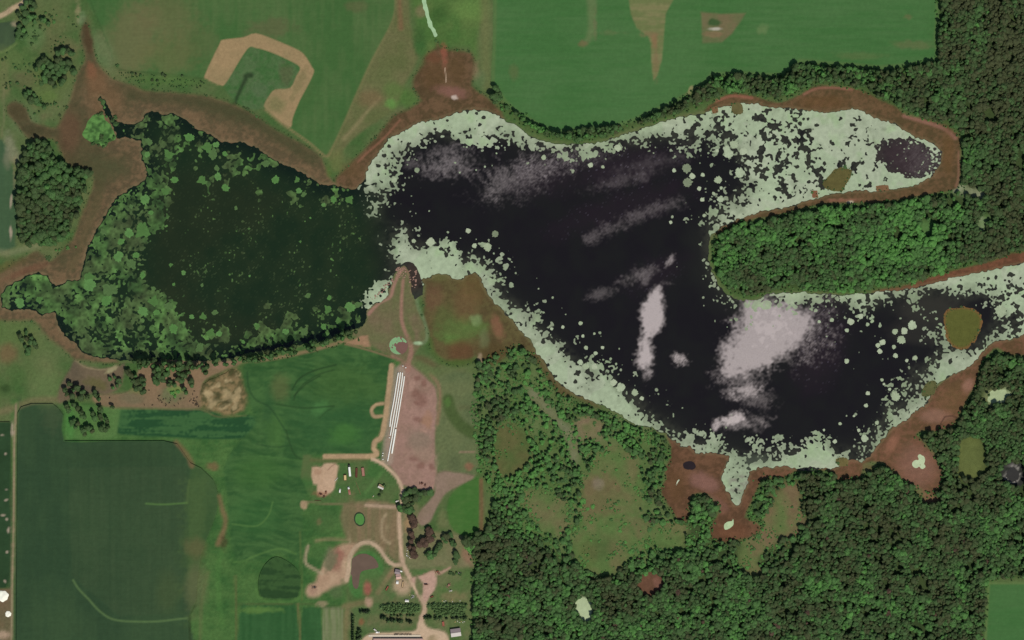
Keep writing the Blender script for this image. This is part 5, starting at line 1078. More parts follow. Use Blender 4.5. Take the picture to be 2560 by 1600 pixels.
T(0, 0, [(420,560),(380,600),(350,660),(450,590),(480,620),(410,640),(440,680),(470,700),(430,750),(480,780),(520,740),(560,700),(600,660),(640,640),(660,600),(590,600),(560,560),(560,500),(600,490),(650,490),(680,510),(520,820),(590,780),(620,740),(540,640),(700,680),(500,680)], 'broad', 3.6, 12, .2, 'nwgrove')
T(0, 0, [(250,30),(290,20),(330,50),(300,90),(220,80),(250,130),(180,130),(200,170),(290,170),(330,160),(190,240),(250,200),(230,290),(190,310),(210,370),(240,340),(170,350),(430,200),(460,230),(400,190),(330,210)], 'broad', 3.2, 10, .28, 'nwcorner')
T(0, 0, [(240,890),(280,870),(330,900),(290,930),(340,950),(300,960),(370,980),(420,1010),(250,910)], 'broad', 2.8, 9, .22, 'nwlow')
T(0, 0, [(1110,620),(1250,690),(1290,700),(1330,715),(1535,700),(1725,715),(1560,715),(60,790),(95,780),(60,835),(165,790),(480,990),(520,980),(330,1080),(370,1060),(450,990),(300,415),(1490,770),(1440,760),(60,550),(30,570)], 'bush', 2.1, 3.5, .2, 'hedge')
T(0, 0, [(960,1070),(930,1080),(1010,1100),(1090,1110),(1050,1140),(1100,1150),(960,1320),(1000,1360),(930,1370),(880,1360),(1040,1330),(1075,1290),(960,1290),(980,1390)], 'bush', 2.4, 3.6, .22, 'isle')
T(1, 0, [(2270,840),(2290,890),(2250,920),(2300,930),(2260,960)], 'broad', 3.8, 15, .15, 'lone')
T(1, 0, [(2320,990),(2330,1030),(2380,1020),(2410,1080)], 'bush', 2.6, 4.5, .5, 'hedge')
T(0, 1, [(720,820),(640,830),(560,850),(530,850)], 'bush', 2.2, 3, .5, 'hedge')
T(0, 2, [(190,150),(250,120),(260,180),(210,190),(290,210),(330,220),(240,250),(270,280),(340,250),(260,320),(300,170)], 'broad', 2.8, 9, .18, 'swclump')
T(0, 2, [(620,660),(660,600),(700,660),(740,640),(790,680),(830,720),(770,730),(690,720),(640,700),(920,720),(940,750),(900,690)], 'broad', 2.9, 13, .16, 'pad_edge')
T(0, 2, [(1090,540),(1130,580),(1070,640),(1040,560),(1110,620)], 'broad', 2.5, 9, .22, 'pad_edge')
T(0, 2, [(1210,490),(1240,520),(1280,530),(1260,580),(1300,590),(1350,560),(1360,600),(1330,640),(1360,680),(1290,640)], 'broad', 3.0, 11, .16, 'paddock')
T(0, 2, [(1460,480),(1500,460),(1540,480),(1580,510),(1500,520),(1460,560),(1490,590),(1540,560)], 'broad', 3.2, 12, .22, 'paddock')
T(0, 2, [(1680,430),(1720,460),(1770,450),(1690,500),(1740,520),(1780,500),(1680,560),(1720,570),(1610,580),(1650,610),(1600,610),(1740,650),(1760,680),(1810,580),(1815,620),(1930,470),(1950,500)], 'broad', 3.0, 12, .18, 'paddock')
T(0, 2, [(1630,690),(1680,680),(1650,720)], 'bush', 2.6, 3.4, .95, 'hedge')
T(0, 2, [(640,820),(700,800),(650,860),(740,840),(770,870),(790,910),(700,950),(740,980),(720,1010),(790,1040),(830,1010),(860,1030),(880,1050),(800,1070),(880,880),(900,930),(690,970)], 'broad', 2.8, 11, .2, 'swrow')
T(0, 2, [(950,830),(960,860),(955,920),(1010,930),(1020,960),(980,1000),(1000,1040),(960,1030),(1025,1010),(1065,820)], 'broad', 2.7, 11, .16, 'swrow')
T(1, 3, [(1410,140),(1450,110),(1500,100),(1540,130),(1590,120),(1650,115),(1420,190),(1460,170),(1510,170),(1440,240),(1410,270),(1480,220),(1530,180),(1360,270),(1550,160),(1470,280),(1440,290),(1390,180)], 'broad', 3.2, 9, .2, 'yardclump')
T(1, 3, [(1480,350),(1500,390),(1460,360),(1490,430),(1460,500),(1480,540),(1470,570),(1450,630),(1480,680),(1500,710),(1490,650)], 'brown', 3.0, 9, .1, 'brownrow')
T(1, 3, [(1640,500),(1620,540),(1580,570),(1550,600),(1600,600),(1660,560),(1640,470)], 'brown', 3.2, 9, .1, 'browngrove')
T(1, 3, [(1680,530),(1770,550),(1800,540),(1840,520),(1790,580),(1740,600),(1730,640),(1700,670),(1690,700),(1640,680),(1620,700),(1650,720),(1880,610),(1850,590),(1890,700),(1900,720),(1890,770)], 'broad', 3.0, 8, .16, 'yardgrove')
T(1, 3, [(1980,570),(2010,600),(2050,590),(2100,500),(2080,560),(2130,550)], 'broad', 4.0, 13, .1, 'forestcorner')
T(1, 3, [(2030,650)], 'broad', 5.0, 10, .85, 'forestcorner2')
T(1, 3, [(1210,60),(1190,110),(1170,150)], 'bush', 2.4, 4, .15, 'hedge'); T(1, 3, [(1840,880),(1870,890),(1900,880),(1930,890)], 'bush', 2.2, 3.5, .3, 'hedge')
for (a, b, y) in ((1175,1545,1185),(1180,1550,1204),(1215,1550,1224),(1240,1545,1244),(1640,1985,1182),(1630,1985,1202),(1670,1985,1222),(1690,1985,1244),(1700,1985,1268)):
    T(1, 3, [(x + rt.uniform(-7, 7), y + rt.uniform(-10, 10)) for x in np.arange(a, b, 18) if rt.random() > .05], 'cone', 2.6, 5.5, .8, 'belt_w' if a < 1600 else 'belt_e')
T(1, 3, [(1280,1280),(1310,1275),(1340,1285),(1370,1280),(1430,1280),(1460,1275),(1490,1280)], 'cone', 1.9, 6, .4, 'belt_w')
T(1, 3, [(1195,1295),(1185,1305),(1215,1300),(1250,1330),(1280,1320),(1310,1330),(1345,1330),(1370,1335),(1430,1330),(1460,1340),(1600,1298),(1630,1300),(1650,1296),(1700,1305),(1740,1300),(1800,1305),(1860,1300),(1900,1300),(1940,1295),(1975,1300)], 'cone', 2.6, 8, .2, 'belt_s')
T(1, 3, [(915, y) for y in range(1285, 1512, 22)] , 'cone', 1.9, 9, .3, 'spruces')
T(1, 3, [(990,1245),(1015,1240),(1040,1240),(1065,1245),(975,1420),(990,1440),(965,1460),(980,1480),(960,1500)], 'cone', 2.6, 8, .25, 'spruces2')

past = sdf_raster([(0,140),(60,110),(100,30),(200,20),(205,140),(170,240),(140,310),(60,240),(10,330)], 20, 2)
A, B = grid_points(past, 9, 0.0)
for u, v, q in zip(A, B, fbm(A, B, 30, 2, 3)):
    if q > 0.53 and rt.random() < .5: trees.append(('bush', u, v, 0.7 + rt.gamma(2, .5), rt.uniform(1, 2.8), rt.uniform(.2, .7), 'pasture'))
for P in (sdf_raster([(290,180),(400,190),(520,205),(500,222),(420,224),(330,206)], 20, 2), sdf_raster([(600,905),(760,880),(860,855),(900,838),(905,848),(870,862),(760,892),(640,905)], 20)):
    A, B = grid_points(P, 7, 0.45, edge=0)
    for u, v in zip(A, B): trees.append(('bush', u, v, rt.uniform(.9, 2.0), rt.uniform(1.2, 3), rt.uniform(.25, .7), 'pasture'))

fr = np.full((NY, NX), 50., np.float32)
for P in [ISLAND] + ISLETS: fr = np.minimum(fr, np.abs(sdf_raster(P, 20, 2) - 2))
for q in S_M.values(): fr = np.minimum(fr, np.abs(q + 3) + 2 + 30 * (S_LAKE > -8))
A, B = grid_points(4.5 - fr, 6, 0.45, edge=0)
for u, v in zip(A, B): trees.append(('bush', u, v, 0.5 + rt.gamma(2, .35), rt.uniform(.6, 1.8), rt.uniform(.2, .6), 'pasture'))

LBL = {
 'dying': ("brown tree", "brown trees in the south forest"),
 'pasture': ("low bush on the rough upper left pasture", "bushes on the rough pasture"),
 'n': ("broadleaf tree in the belt between the northeast field and the lake", "trees between the northeast field and the lake"),
 'e': ("broadleaf tree in the dense olive woodland down the right side", "trees of the right-hand woodland"),
 'p': ("bright green broadleaf tree on the wooded peninsula between the lake arms", "trees of the peninsula"),
 's': ("broadleaf tree in the dark forest south of the lake", "trees of the forest south of the lake"),
 'grove': ("dark green broadleaf tree in the block of woodland at the left edge", "trees of the left-edge woodland"),
 'bank': ("tall tree on the south bank of the western basin, shading the water", "trees along the south bank"),
 'nwgrove': ("dark tree in the loose grove west of the long marsh tail", "trees of the upper left grove"),
 'nwcorner': ("tree in the straggling clump beside the road at the top left corner", "trees at the top left corner"),
 'nwlow': ("small tree in the thin clump above the curved marsh arm, upper left", "trees above the curved marsh arm"),
 'lone': ("dark tree in the small clump at the southwest corner of the northeast field", "trees at the field corner"),
 'swclump': ("small dark tree in the lone clump on rough grass, lower left", "trees of the lone lower left clump"),
 'pad_edge': ("tall thin tree edging the grey-brown feedlot patch south of the west basin", "trees edging the grey-brown patch"),
 'paddock': ("dark tree shading the bare pink-brown cattle paddock", "trees in the cattle paddock"),
 'swrow': ("dark tree on the bright green grass just above the large dark field", "trees above the large dark field"),
 'yardclump': ("dark tree in the clump between the farm road and the gravel yard", "trees between road and gravel yard"),
 'brownrow': ("brown-leaved tree in the row just right of the straight farm road", "brown trees beside the farm road"),
 'browngrove': ("brown-leaved tree in the slanting group inside the farmyard grove", "brown trees in the farmyard grove"),
 'yardgrove': ("small dark green tree in the open grove on the farmyard lawn", "trees of the farmyard grove"),
 'forestcorner': ("large dark tree where the forest edge meets the farmyard", "dark trees at the forest corner"),
 'forestcorner2': ("single large pale green tree at the forest edge beside the farmyard", None),
 'belt_w': ("pine in the windbreak rows left of the farm road at the bottom", "pines of the left windbreak"),
 'belt_e': ("pine in the windbreak rows right of the farm road at the bottom", "pines of the right windbreak"),
 'belt_s': ("dark pine in the ragged row along the south side of the windbreak", "pines along the south side of the windbreak"),
 'spruces': ("slim pine in the single file column left of the long feed barn", "pines in the single file column"),
 'spruces2': ("round dark pine standing near the column of slim pines", "pines near the slim column"),
 'hedge': ("low bush growing alone in open grass or along a field edge", "bushes in open grass"),
 'isle': ("dark bush on the bright green reed island at the lake's west end", "bushes on the reed island"),
 'scrub': ("low green bush in the wet scrub south of the lake", "bushes of the wet scrub"),
 'edge': ("low green bush along the edge of the woods", "bushes along the forest edge"),
}
inview = [t for t in trees if 0 <= t[1] <= 2560 and 0 <= t[2] <= 1600]
chosen, rest = set(), []
alone = ('nwgrove','nwcorner','nwlow','lone','swclump','pad_edge','paddock','swrow','yardclump','yardgrove','forestcorner','forestcorner2')
for kind in ('broad', 'cone', 'bush', 'brown'):
    idx = [i for i, t in enumerate(trees) if t[0] == kind and 0 <= t[1] <= 2560 and 0 <= t[2] <= 1600]
    idx.sort(key=lambda i: (0 if trees[i][6] in alone + ('hedge', 'isle') else 1, -trees[i][3]))
    chosen.update(idx[:300])
for k, i in enumerate(sorted(chosen)):
    kd, u, v, r, h, ti, z = trees[i]
    l, gname = LBL[z]
    e = put_tree(kd, u, v, r, h, ti, l, gname, k)
    if z != 'forestcorner2':
        tone = "dark" if ti < .3 else "bright green" if ti > .62 else "mid-green"
        if kd == 'brown': tone = "brown"
        big = "" if 1.8 < r < 5.2 or kd == 'cone' else "large " if r >= 5.2 else "tiny " if r < 1.3 else "small "
        placed(e, big + tone + " " + {'broad': "broadleaf tree", 'cone': "pine", 'bush': "bush", 'brown': "tree"}[kd], NAMES[kd][3], u, v, gname)
rest = [t for i, t in enumerate(trees) if i not in chosen]

def scatter(name, items, kind, label, cat):
    n = len(items)
    me = bpy.data.meshes.new(name); me.vertices.add(n)
    me.vertices.foreach_set("co", np.array([(wx(t[1]), wy(t[2]), 0.0) for t in items], np.float32).ravel())
    a = me.attributes.new("size", 'FLOAT_VECTOR', 'POINT'); a.data.foreach_set("vector", np.array([(t[3], t[3], t[4]) for t in items], np.float32).ravel())
    a = me.attributes.new("turn", 'FLOAT_VECTOR', 'POINT'); tv = np.zeros((n, 3), np.float32); tv[:, 2] = rt.uniform(0, 6.28, n); a.data.foreach_set("vector", tv.ravel())
    set_attr(me, "tint", np.array([t[5] for t in items]))
    a = me.attributes.new("pick", 'INT', 'POINT'); a.data.foreach_set("value", rt.integers(0, len(CR[kind]), n).astype(np.int32))
    o = bpy.data.objects.new(name, me); COL.objects.link(o); tag(o, label, cat, kind="stuff")
    ng = bpy.data.node_groups.new(name, 'GeometryNodeTree')
    ng.interface.new_socket("Geometry", in_out='INPUT', socket_type='NodeSocketGeometry'); ng.interface.new_socket("Geometry", in_out='OUTPUT', socket_type='NodeSocketGeometry')
    N = ng.nodes; L = ng.links
    gi, go = N.new("NodeGroupInput"), N.new("NodeGroupOutput")
    def named(nm, ty):
        x = N.new("GeometryNodeInputNamedAttribute"); x.data_type = ty; x.inputs["Name"].default_value = nm
        return next(s for s in x.outputs if s.enabled and s.name == "Attribute")
    jn = N.new("GeometryNodeJoinGeometry"); final = N.new("GeometryNodeJoinGeometry")
    for k in range(len(CR[kind])):
        if (kind, k) not in FIRST: continue
        oi = N.new("GeometryNodeObjectInfo"); oi.transform_space = 'ORIGINAL'; oi.inputs["Object"].default_value = FIRST[(kind, k)]; oi.inputs["As Instance"].default_value = True
        L.new(oi.outputs["Geometry"], jn.inputs[0])
    ot = N.new("GeometryNodeObjectInfo"); ot.transform_space = 'ORIGINAL'; ot.inputs["Object"].default_value = FIRST[(kind, 'trunk')]; ot.inputs["As Instance"].default_value = True
    for src, pk in ((jn.outputs[0], True), (ot.outputs["Geometry"], False)):
        ip = N.new("GeometryNodeInstanceOnPoints")
        L.new(gi.outputs[0], ip.inputs["Points"]); L.new(src, ip.inputs["Instance"])
        L.new(named("size", 'FLOAT_VECTOR'), ip.inputs["Scale"]); L.new(named("turn", 'FLOAT_VECTOR'), ip.inputs["Rotation"])
        if pk: ip.inputs["Pick Instance"].default_value = True; L.new(named("pick", 'INT'), ip.inputs["Instance Index"])
        L.new(ip.outputs[0], final.inputs[0])
    L.new(final.outputs[0], go.inputs[0])
    md = o.modifiers.new("scatter", 'NODES'); md.node_group = ng
    return o
scatter("woodland", [t for t in rest if t[0] == 'broad'], 'broad', "dense green broadleaf woodland covering the right side and the bottom right", "woodland")
scatter("undergrowth", [t for t in rest if t[0] == 'bush'], 'bush', "low green scrub filling wet clearings and forest edges south of the lake", "scrub")
for kd in ('cone', 'brown'):
    q = [t for t in rest if t[0] == kd]
    if q: print("left over", kd, len(q))
# ------------------------------------------------------------------ farm objects
class MB:
    def __init__(s): s.v, s.f = [], []
    def box(s, x0, x1, y0, y1, z0, z1, taper=0.0):
        b = len(s.v); t = taper
        s.v += [(x0, y0, z0), (x1, y0, z0), (x1, y1, z0), (x0, y1, z0), (x0 + t, y0 + t, z1), (x1 - t, y0 + t, z1), (x1 - t, y1 - t, z1), (x0 + t, y1 - t, z1)]
        s.f += [tuple(b + i for i in q) for q in ((0, 3, 2, 1), (4, 5, 6, 7), (0, 1, 5, 4), (1, 2, 6, 5), (2, 3, 7, 6), (3, 0, 4, 7))]
        return s
    def cyl(s, c, r, h, axis='x', n=12):
        b = len(s.v)
        for e in (-.5, .5):
            for k in range(n):
                a = 2 * math.pi * k / n; p, q = r * math.cos(a), r * math.sin(a)
                d = (e * h, p, q) if axis == 'x' else (p, e * h, q) if axis == 'y' else (p, q, e * h)
                s.v.append((c[0] + d[0], c[1] + d[1], c[2] + d[2]))
        s.f += [(b + k, b + (k + 1) % n, b + n + (k + 1) % n, b + n + k) for k in range(n)]
        s.f += [tuple(b + k for k in range(n))[::-1], tuple(b + n + k for k in range(n))]
        return s
    def tube(s, pts, r, n=8, bulge=0.0):
        b = len(s.v); P = np.asarray(pts, float); m = len(P)
        for i in range(m):
            d = P[min(i + 1, m - 1)] - P[max(i - 1, 0)]; d /= np.linalg.norm(d)
            u = np.cross(d, (0, 0, 1.0)); u = u / (np.linalg.norm(u) + 1e-9) if np.linalg.norm(u) > 1e-6 else np.array((1.0, 0, 0)); w = np.cross(u, d)
            q = r * (1 + bulge * (1 if i % 2 else -1)) * (0.55 if i in (0, m - 1) else 1)
            for k in range(n):
                a = 2 * math.pi * k / n; s.v.append(tuple(P[i] + q * (math.cos(a) * u + math.sin(a) * w)))
        for i in range(m - 1):
            s.f += [(b + i * n + k, b + i * n + (k + 1) % n, b + (i + 1) * n + (k + 1) % n, b + (i + 1) * n + k) for k in range(n)]
        s.f += [tuple(b + k for k in range(n))[::-1], tuple(b + (m - 1) * n + k for k in range(n))]
        return s
    def prism(s, pts, y0, y1):
        b = len(s.v); n = len(pts)
        s.v += [(x, y0, z) for x, z in pts] + [(x, y1, z) for x, z in pts]
        s.f += [(b + k, b + (k + 1) % n, b + n + (k + 1) % n, b + n + k) for k in range(n)] + [tuple(b + k for k in range(n))[::-1], tuple(b + n + k for k in range(n))]
        return s
    def build(s, name, mat, parent=None):
        me = bpy.data.meshes.new(name); me.from_pydata(s.v, [], s.f); me.materials.append(mat)
        bm = bmesh.new(); bm.from_mesh(me); bmesh.ops.recalc_face_normals(bm, faces=bm.faces); bm.to_mesh(me); bm.free()
        o = bpy.data.objects.new(name, me); COL.objects.link(o)
        if parent: o.parent = parent
        return o
def thing(name, u, v, rot, label, cat, group=None, z=0.16):
    o = bpy.data.objects.new(name, None); COL.objects.link(o); o.empty_display_size = 0.5
    o.location = (wx(u), wy(v), z); o.rotation_euler = (0, 0, math.radians(rot))
    return tag(o, label, cat, group)
def copy_tree(o, parent=None):
    c = o.copy(); COL.objects.link(c); c.parent = parent
    for ch in o.children: copy_tree(ch, c)
    return c
P_ = {k: plain_mat(k, c, r, var=v) for k, c, r, v in (("white_paint", (236, 234, 228), 0.5, .05), ("pale_paint", (206, 200, 190), 0.6, .1), ("rust", (132, 74, 54), 0.85, .3), ("dark_rust", (92, 56, 44), 0.85, .3),
      ("red_paint", (150, 84, 66), 0.7, .2), ("pink_red", (158, 112, 98), 0.8, .2), ("tyre", (38, 36, 35), 0.9, .1), ("glass_dark", (36, 40, 44), 0.2, .1), ("grey_steel", (150, 146, 146), 0.5, .15),
      ("tan_board", (186, 160, 122), 0.85, .2), ("brown_board", (120, 92, 66), 0.9, .25), ("grey_roof", (142, 128, 130), 0.7, .12), ("pale_roof", (196, 188, 182), 0.7, .08), ("dark_steel", (62, 56, 54), 0.6, .2),
      ("wrap", (240, 238, 230), 0.45, .04), ("pink_roof", (196, 160, 148), 0.8, .12), ("concrete", (206, 192, 172), 0.9, .08), ("hide", (36, 30, 28), 0.85, .15), ("straw", (204, 178, 126), 0.95, .25), ("rock", (150, 118, 104), 0.95, .25), ("cover", (246, 242, 226), 0.7, .1))}

# rows of wrapped bales
BAGS = [([(996,931),(992,955),(985,1000),(977.5,1040),(974.6,1067)], 0.85, "white wrapped bale row, the westernmost of the long rows on the yard"),
        ([(1001,930),(998,955),(991,1000),(983,1045),(975.7,1089)], 0.85, "white wrapped bale row, second from the west among the long rows"),
        ([(1006.3,931),(1004,955),(996.5,1000),(989,1045),(980,1095),(969,1153)], 0.85, "longest white wrapped bale row, third from the west and reaching farthest south"),
        ([(1011,940),(1008.5,960),(1002,1000),(995,1042),(990,1069)], 0.85, "white wrapped bale row on the east side, starting lower than its neighbours"),
        ([(989.5,1072),(986,1095),(982,1118),(979.5,1134)], 1.25, "short broad white wrapped bale row at the south end of the yard")]
for pts, r, l in BAGS:
    P = cro(pts, 24); mb = MB(); mb.tube([(wx(a), wy(b), 0.2 + r * .85) for a, b in P], r, 10, 0.05)
    o = mb.build("bale_row", P_["wrap"]); tag(o, l, "bale row", "rows of white wrapped bales")
for (x, y, l) in ((973.6, 1094, "loose white wrapped bale just below the second bale row's south end"), (1007.5, 915, "loose white bale scrap north of the bale rows, the left of two"), (1014.5, 919, "loose white bale scrap north of the bale rows, the right of two"),
                  (957.5, 1133, "small white wrapped bale left of the bale rows' south end, topmost"), (956.5, 1139, "white wrapped bale left of the bale rows' south end, middle of three"), (957.5, 1148, "pinkish white bale left of the bale rows' south end, lowest")):
    o = MB().cyl((0, 0, .75), .8, 1.5, 'x', 14).build("wrapped_bale", P_["wrap"]); o.location = (wx(x), wy(y), .15); o.rotation_euler[2] = x; tag(o, l, "bale")

# white covered piles at the left edge
for (x, y, r, l) in ((7, 1490, 14, "large round white covered pile cut by the left edge"), (20.5, 1535, 7.5, "small round white covered pile beside the left-edge track")):
    bm = bmesh.new(); bmesh.ops.create_icosphere(bm, subdivisions=4, radius=1)
    for v in list(bm.verts):
        a = math.atan2(v.co.y, v.co.x); q = 1 + .05 * math.sin(3 * a + x) + .05 * math.sin(7 * a)
        v.co = (v.co.x * q, v.co.y * q, max(v.co.z, -.02) * .16 * (1 + .3 * math.sin(5 * v.co.x) * math.cos(4 * v.co.y)))
    me = bpy.data.meshes.new("covered_pile"); bm.to_mesh(me); bm.free(); me.materials.append(P_["cover"])
    o = bpy.data.objects.new("covered_pile", me); COL.objects.link(o); o.location = (wx(x), wy(y), .1); o.scale = (r * M,) * 3; tag(o, l, "pile")

def wheels(t, xs, y, r=.5, w=.35):
    for x in xs:
        for s in (-1, 1): MB().cyl((x, s * y, r), r, w, 'y').build("wheel", P_["tyre"], t)
def semi(u, v, rot, l):
    t = thing("semi_trailer", u, v, rot, l, "trailer")
    MB().box(-7.0, 7.0, -1.5, 1.5, 1.1, 4.0).build("box", P_["white_paint"], t)
    MB().box(-7.0, 7.0, -.5, .5, .8, 1.08).build("chassis", P_["dark_steel"], t)
    MB().box(-7.06, -7.01, -1.4, 1.4, 1.2, 3.9).build("door", P_["pale_paint"], t)
    wheels(t, (-6, -4.8), 1.15); MB().box(4.2, 4.5, -.9, .9, 0, .79).build("landing_leg", P_["dark_steel"], t)
    c = thing("truck_cab", u, v, rot, "dark truck cab hitched at the north end of the white trailer", "truck"); c.location.x += 9.4 * math.cos(math.radians(rot)); c.location.y += 9.4 * math.sin(math.radians(rot))
    MB().box(-1.4, .6, -1.25, 1.25, .9, 3.4, .12).build("cab", P_["dark_steel"], c); MB().box(.62, 1.9, -1.05, 1.05, .8, 1.9, .08).build("hood", P_["dark_steel"], c)
    MB().box(.5, .66, -1.0, 1.0, 2.1, 3.0).build("windscreen", P_["glass_dark"], c); wheels(c, (-1.0, 1.3), 1.1)
semi(874.5, 1179, 95, "long white box trailer parked on the farm grass")
def wagon(u, v, rot, L, W, bed, side, l, rails=3, load=None):
    t = thing("farm_wagon", u, v, rot, l, "wagon")
    MB().box(-L / 2, L / 2, -W / 2, W / 2, .9, 1.1).build("bed", P_[bed], t)
    for s in (-1, 1): MB().box(-L / 2, L / 2, s * W / 2 - .08, s * W / 2 + .08, 1.12, 1.9).build("side_board", P_[side], t)
    for s in (-1, 1): MB().box(s * L / 2 - .08, s * L / 2 + .08, -W / 2 + .1, W / 2 - .1, 1.12, 1.8).build("end_board", P_[side], t)
    MB().box(L / 2, L / 2 + 1.8, -.1, .1, .6, .75).build("drawbar", P_["dark_steel"], t); wheels(t, (-L / 2 + 1, L / 2 - 1), W / 2 - .2, .45, .3)
    if load: MB().box(-L / 2 + .5, L / 2 - .5, -W / 2 + .3, W / 2 - .3, 1.13, 2.3, .3).build("load", P_[load], t)
wagon(863, 1194, 92, 8.5, 4.2, "tan_board", "brown_board", "tan farm wagon just below left of the white trailer", load="straw")
wagon(891.5, 1182, 88, 14, 2.8, "dark_rust", "rust", "long rust-brown wagon, the left of two beside the white trailer")
wagon(908, 1180, 96, 13, 4.2, "pink_red", "dark_rust", "pinkish red wagon with dark sides, the right of two beside the white trailer")
wagon(968, 1471, 60, 7, 2.0, "red_paint", "rust", "small orange-red wagon on the grass west of the farm road")
wagon(1080, 1492, 28, 5, 1.8, "rust", "dark_rust", "small rusty brown wagon beside the turning circle's south tip")
wagon(1108.5, 1560, 95, 7, 3.2, "red_paint", "pink_red", "orange-red wagon on the lawn north of the grey shed")
wagon(1007, 1461, 80, 9, 2.2, "tan_board", "dark_rust", "narrow tan and dark wagon on the round gravel pad")
wagon(1065, 1461, 0, 5, 1.6, "dark_rust", "dark_rust", "dark low wagon in the middle of the turning circle")
def van(u, v, rot, l, body="white_paint", L=5.6, W=2.2, H=2.0):
    t = thing("van", u, v, rot, l, "van")
    MB().prism([(-L / 2, .45), (L / 2, .45), (L / 2, 1.0), (L / 2 - .9, 1.15), (L / 2 - 1.6, H), (-L / 2 + .1, H)], -W / 2, W / 2).build("body", P_[body], t)
    MB().prism([(L / 2 - .92, 1.2), (L / 2 - .86, 1.2), (L / 2 - 1.52, H - .06), (L / 2 - 1.58, H - .06)], -W / 2 + .15, W / 2 - .15).build("windscreen", P_["glass_dark"], t)
    for s in (-1, 1): MB().box(-L / 2 + .6, L / 2 - 2, s * (W / 2 + .012) - .01, s * (W / 2 + .012) + .01, 1.25, H - .2).build("side_window", P_["glass_dark"], t)
    wheels(t, (-L / 2 + 1, L / 2 - 1.1), W / 2 - .1, .36, .25)
van(850, 1227, 83, "small white van on the grass south of the tan wagon")
van(993.5, 1456, 85, "bright white van on the left rim of the round gravel pad", L=4.8, W=3.6)
van(1001, 1428, 170, "white van parked against the grey farm shed by the road fork", L=6, W=1.9)
van(993, 1253, 20, "pale van at the road edge beside the dark tree clump", "pale_paint", 5, 1.9)
van(944, 1581, 0, "white van with dark windows at the west end of the feed barn", L=5.4)
van(938, 1575, -35, "pale van parked behind the white one at the feed barn's west end", "pale_paint", 5, 1.9)
t = thing("flatbed_truck", 873, 1227, 100, "red flatbed truck with a white cab on the farm grass", "truck")
MB().box(-6, 2.2, -1.6, 1.6, 1.0, 1.5).build("bed", P_["pink_red"], t); MB().box(-2.5, 1.0, -1.0, 1.0, 1.52, 2.4, .2).build("load", P_["red_paint"], t); MB().box(2.6, 4.6, -1.5, 1.5, .7, 2.7, .2).build("cab", P_["white_paint"], t); MB().box(4.62, 5.9, -1.3, 1.3, .7, 1.6, .1).build("hood", P_["white_paint"], t); wheels(t, (-4.5, -3.3, 4.9), 1.3)
def machine(u, v, rot, s, col, l, seed=0):
    t = thing("farm_implement", u, v, rot, l, "implement"); r = random.Random(seed)
    MB().box(-3 * s, 3 * s, -.2, .2, .6, .9).box(-2.5 * s, -2.2 * s, -2 * s, 2 * s, .6, .9).box(1.2 * s, 1.5 * s, -1.6 * s, 1.6 * s, .6, .9).build("frame", P_[col], t)
    for k in range(7): MB().tube([(-2.35 * s, (-1.8 + k * .6) * s, .7), (-2.9 * s, (-1.8 + k * .6) * s, .6), (-3.1 * s, (-1.8 + k * .6) * s, .02)], .07, 6).build("tine", P_["dark_steel"], t)
    MB().box(-.8 * s, .9 * s, -1.1 * s, 1.1 * s, .92, 1.9, .25 * s).build("hopper", P_[col], t); wheels(t, (-.3 * s,), 1.5 * s, .55, .3)
for a in ((802,1235,-15,1.0,"dark_rust","rusty dark implement on the tan dirt patch, leftmost of three"),(815,1230,80,.9,"rust","rusty implement on the tan dirt patch, rightmost of three"),(810,1241,60,.9,"dark_rust","rusty implement on the tan dirt patch, lowest of three"),
          (1093,1429,20,1.1,"rust","rusty brown implement in the clutter north of the turning circle"),(1098,1434,-40,.8,"pink_red","pinkish implement in the clutter north of the turning circle"),(1122,1463,50,1.5,"pink_red","large pinkish implement alone on the east lawn"),(1127,1477,10,.9,"pale_paint","pale implement just below the pinkish one on the east lawn"),
          (1054,1208,0,1.2,"dark_rust","dark implement at the south edge of the gravel yard"),(1063,1212,75,.8,"dark_rust","short dark implement at the gravel yard's south edge, right of another"),(786,1468,0,1.3,"dark_steel","dark implement on the round dirt end of the west yard"),
          (1032,1493,25,1.1,"grey_steel","grey implement in the scrap north of the left windbreak"),(1150,1433,0,.9,"pale_paint","pale implement near the forest edge on the east lawn")):
    machine(*a, seed=int(a[0]))
def gable(u, v, rot, L, W, H, roofs, wallc, l, cat="shed", name="shed", ridge=1.4):
    t = thing(name, u, v, rot, l, cat, z=0.1)
    MB().prism([(-W / 2, 0), (W / 2, 0), (W / 2, H), (0, H + ridge - .1), (-W / 2, H)], -L / 2, L / 2).build("wall", P_[wallc], t).rotation_euler[2] = math.pi / 2
    for s, c in zip((-1, 1), roofs):
        f = MB(); e = W / 2 + .5; y0 = H - .5 * 2 * ridge / W
        f.v += [(-L / 2 - .4, 0, H + ridge), (L / 2 + .4, 0, H + ridge), (L / 2 + .4, -s * e * -1, y0), (-L / 2 - .4, -s * e * -1, y0)]; f.v += [(a, b, c_ + .12) for a, b, c_ in f.v[:4]]
        f.f += [(0, 1, 2, 3), (7, 6, 5, 4), (0, 4, 5, 1), (1, 5, 6, 2), (2, 6, 7, 3), (3, 7, 4, 0)]
        f.build("roof_slope", P_[c], t)
    MB().box(-L / 2 - .02 - .05, -L / 2 - .03, -1.2, 1.2, 0, min(2.6, H)).build("door", P_["dark_steel"], t)
    MB().box(-L / 2 - .4, L / 2 + .4, -.18, .18, H + ridge + .1, H + ridge + .25).build("ridge_cap", P_["dark_steel"], t)
gable(1139.5, 1581, 8, 14.5, 11, 3.6, ("pale_roof", "grey_roof"), "grey_steel", "gabled shed with a grey north and pale south roof slope, bottom right of the farm")
gable(953, 1217, -25, 8, 5, 2.6, ("pale_roof", "tan_board"), "tan_board", "small pale tan shed beside a round dark tree")
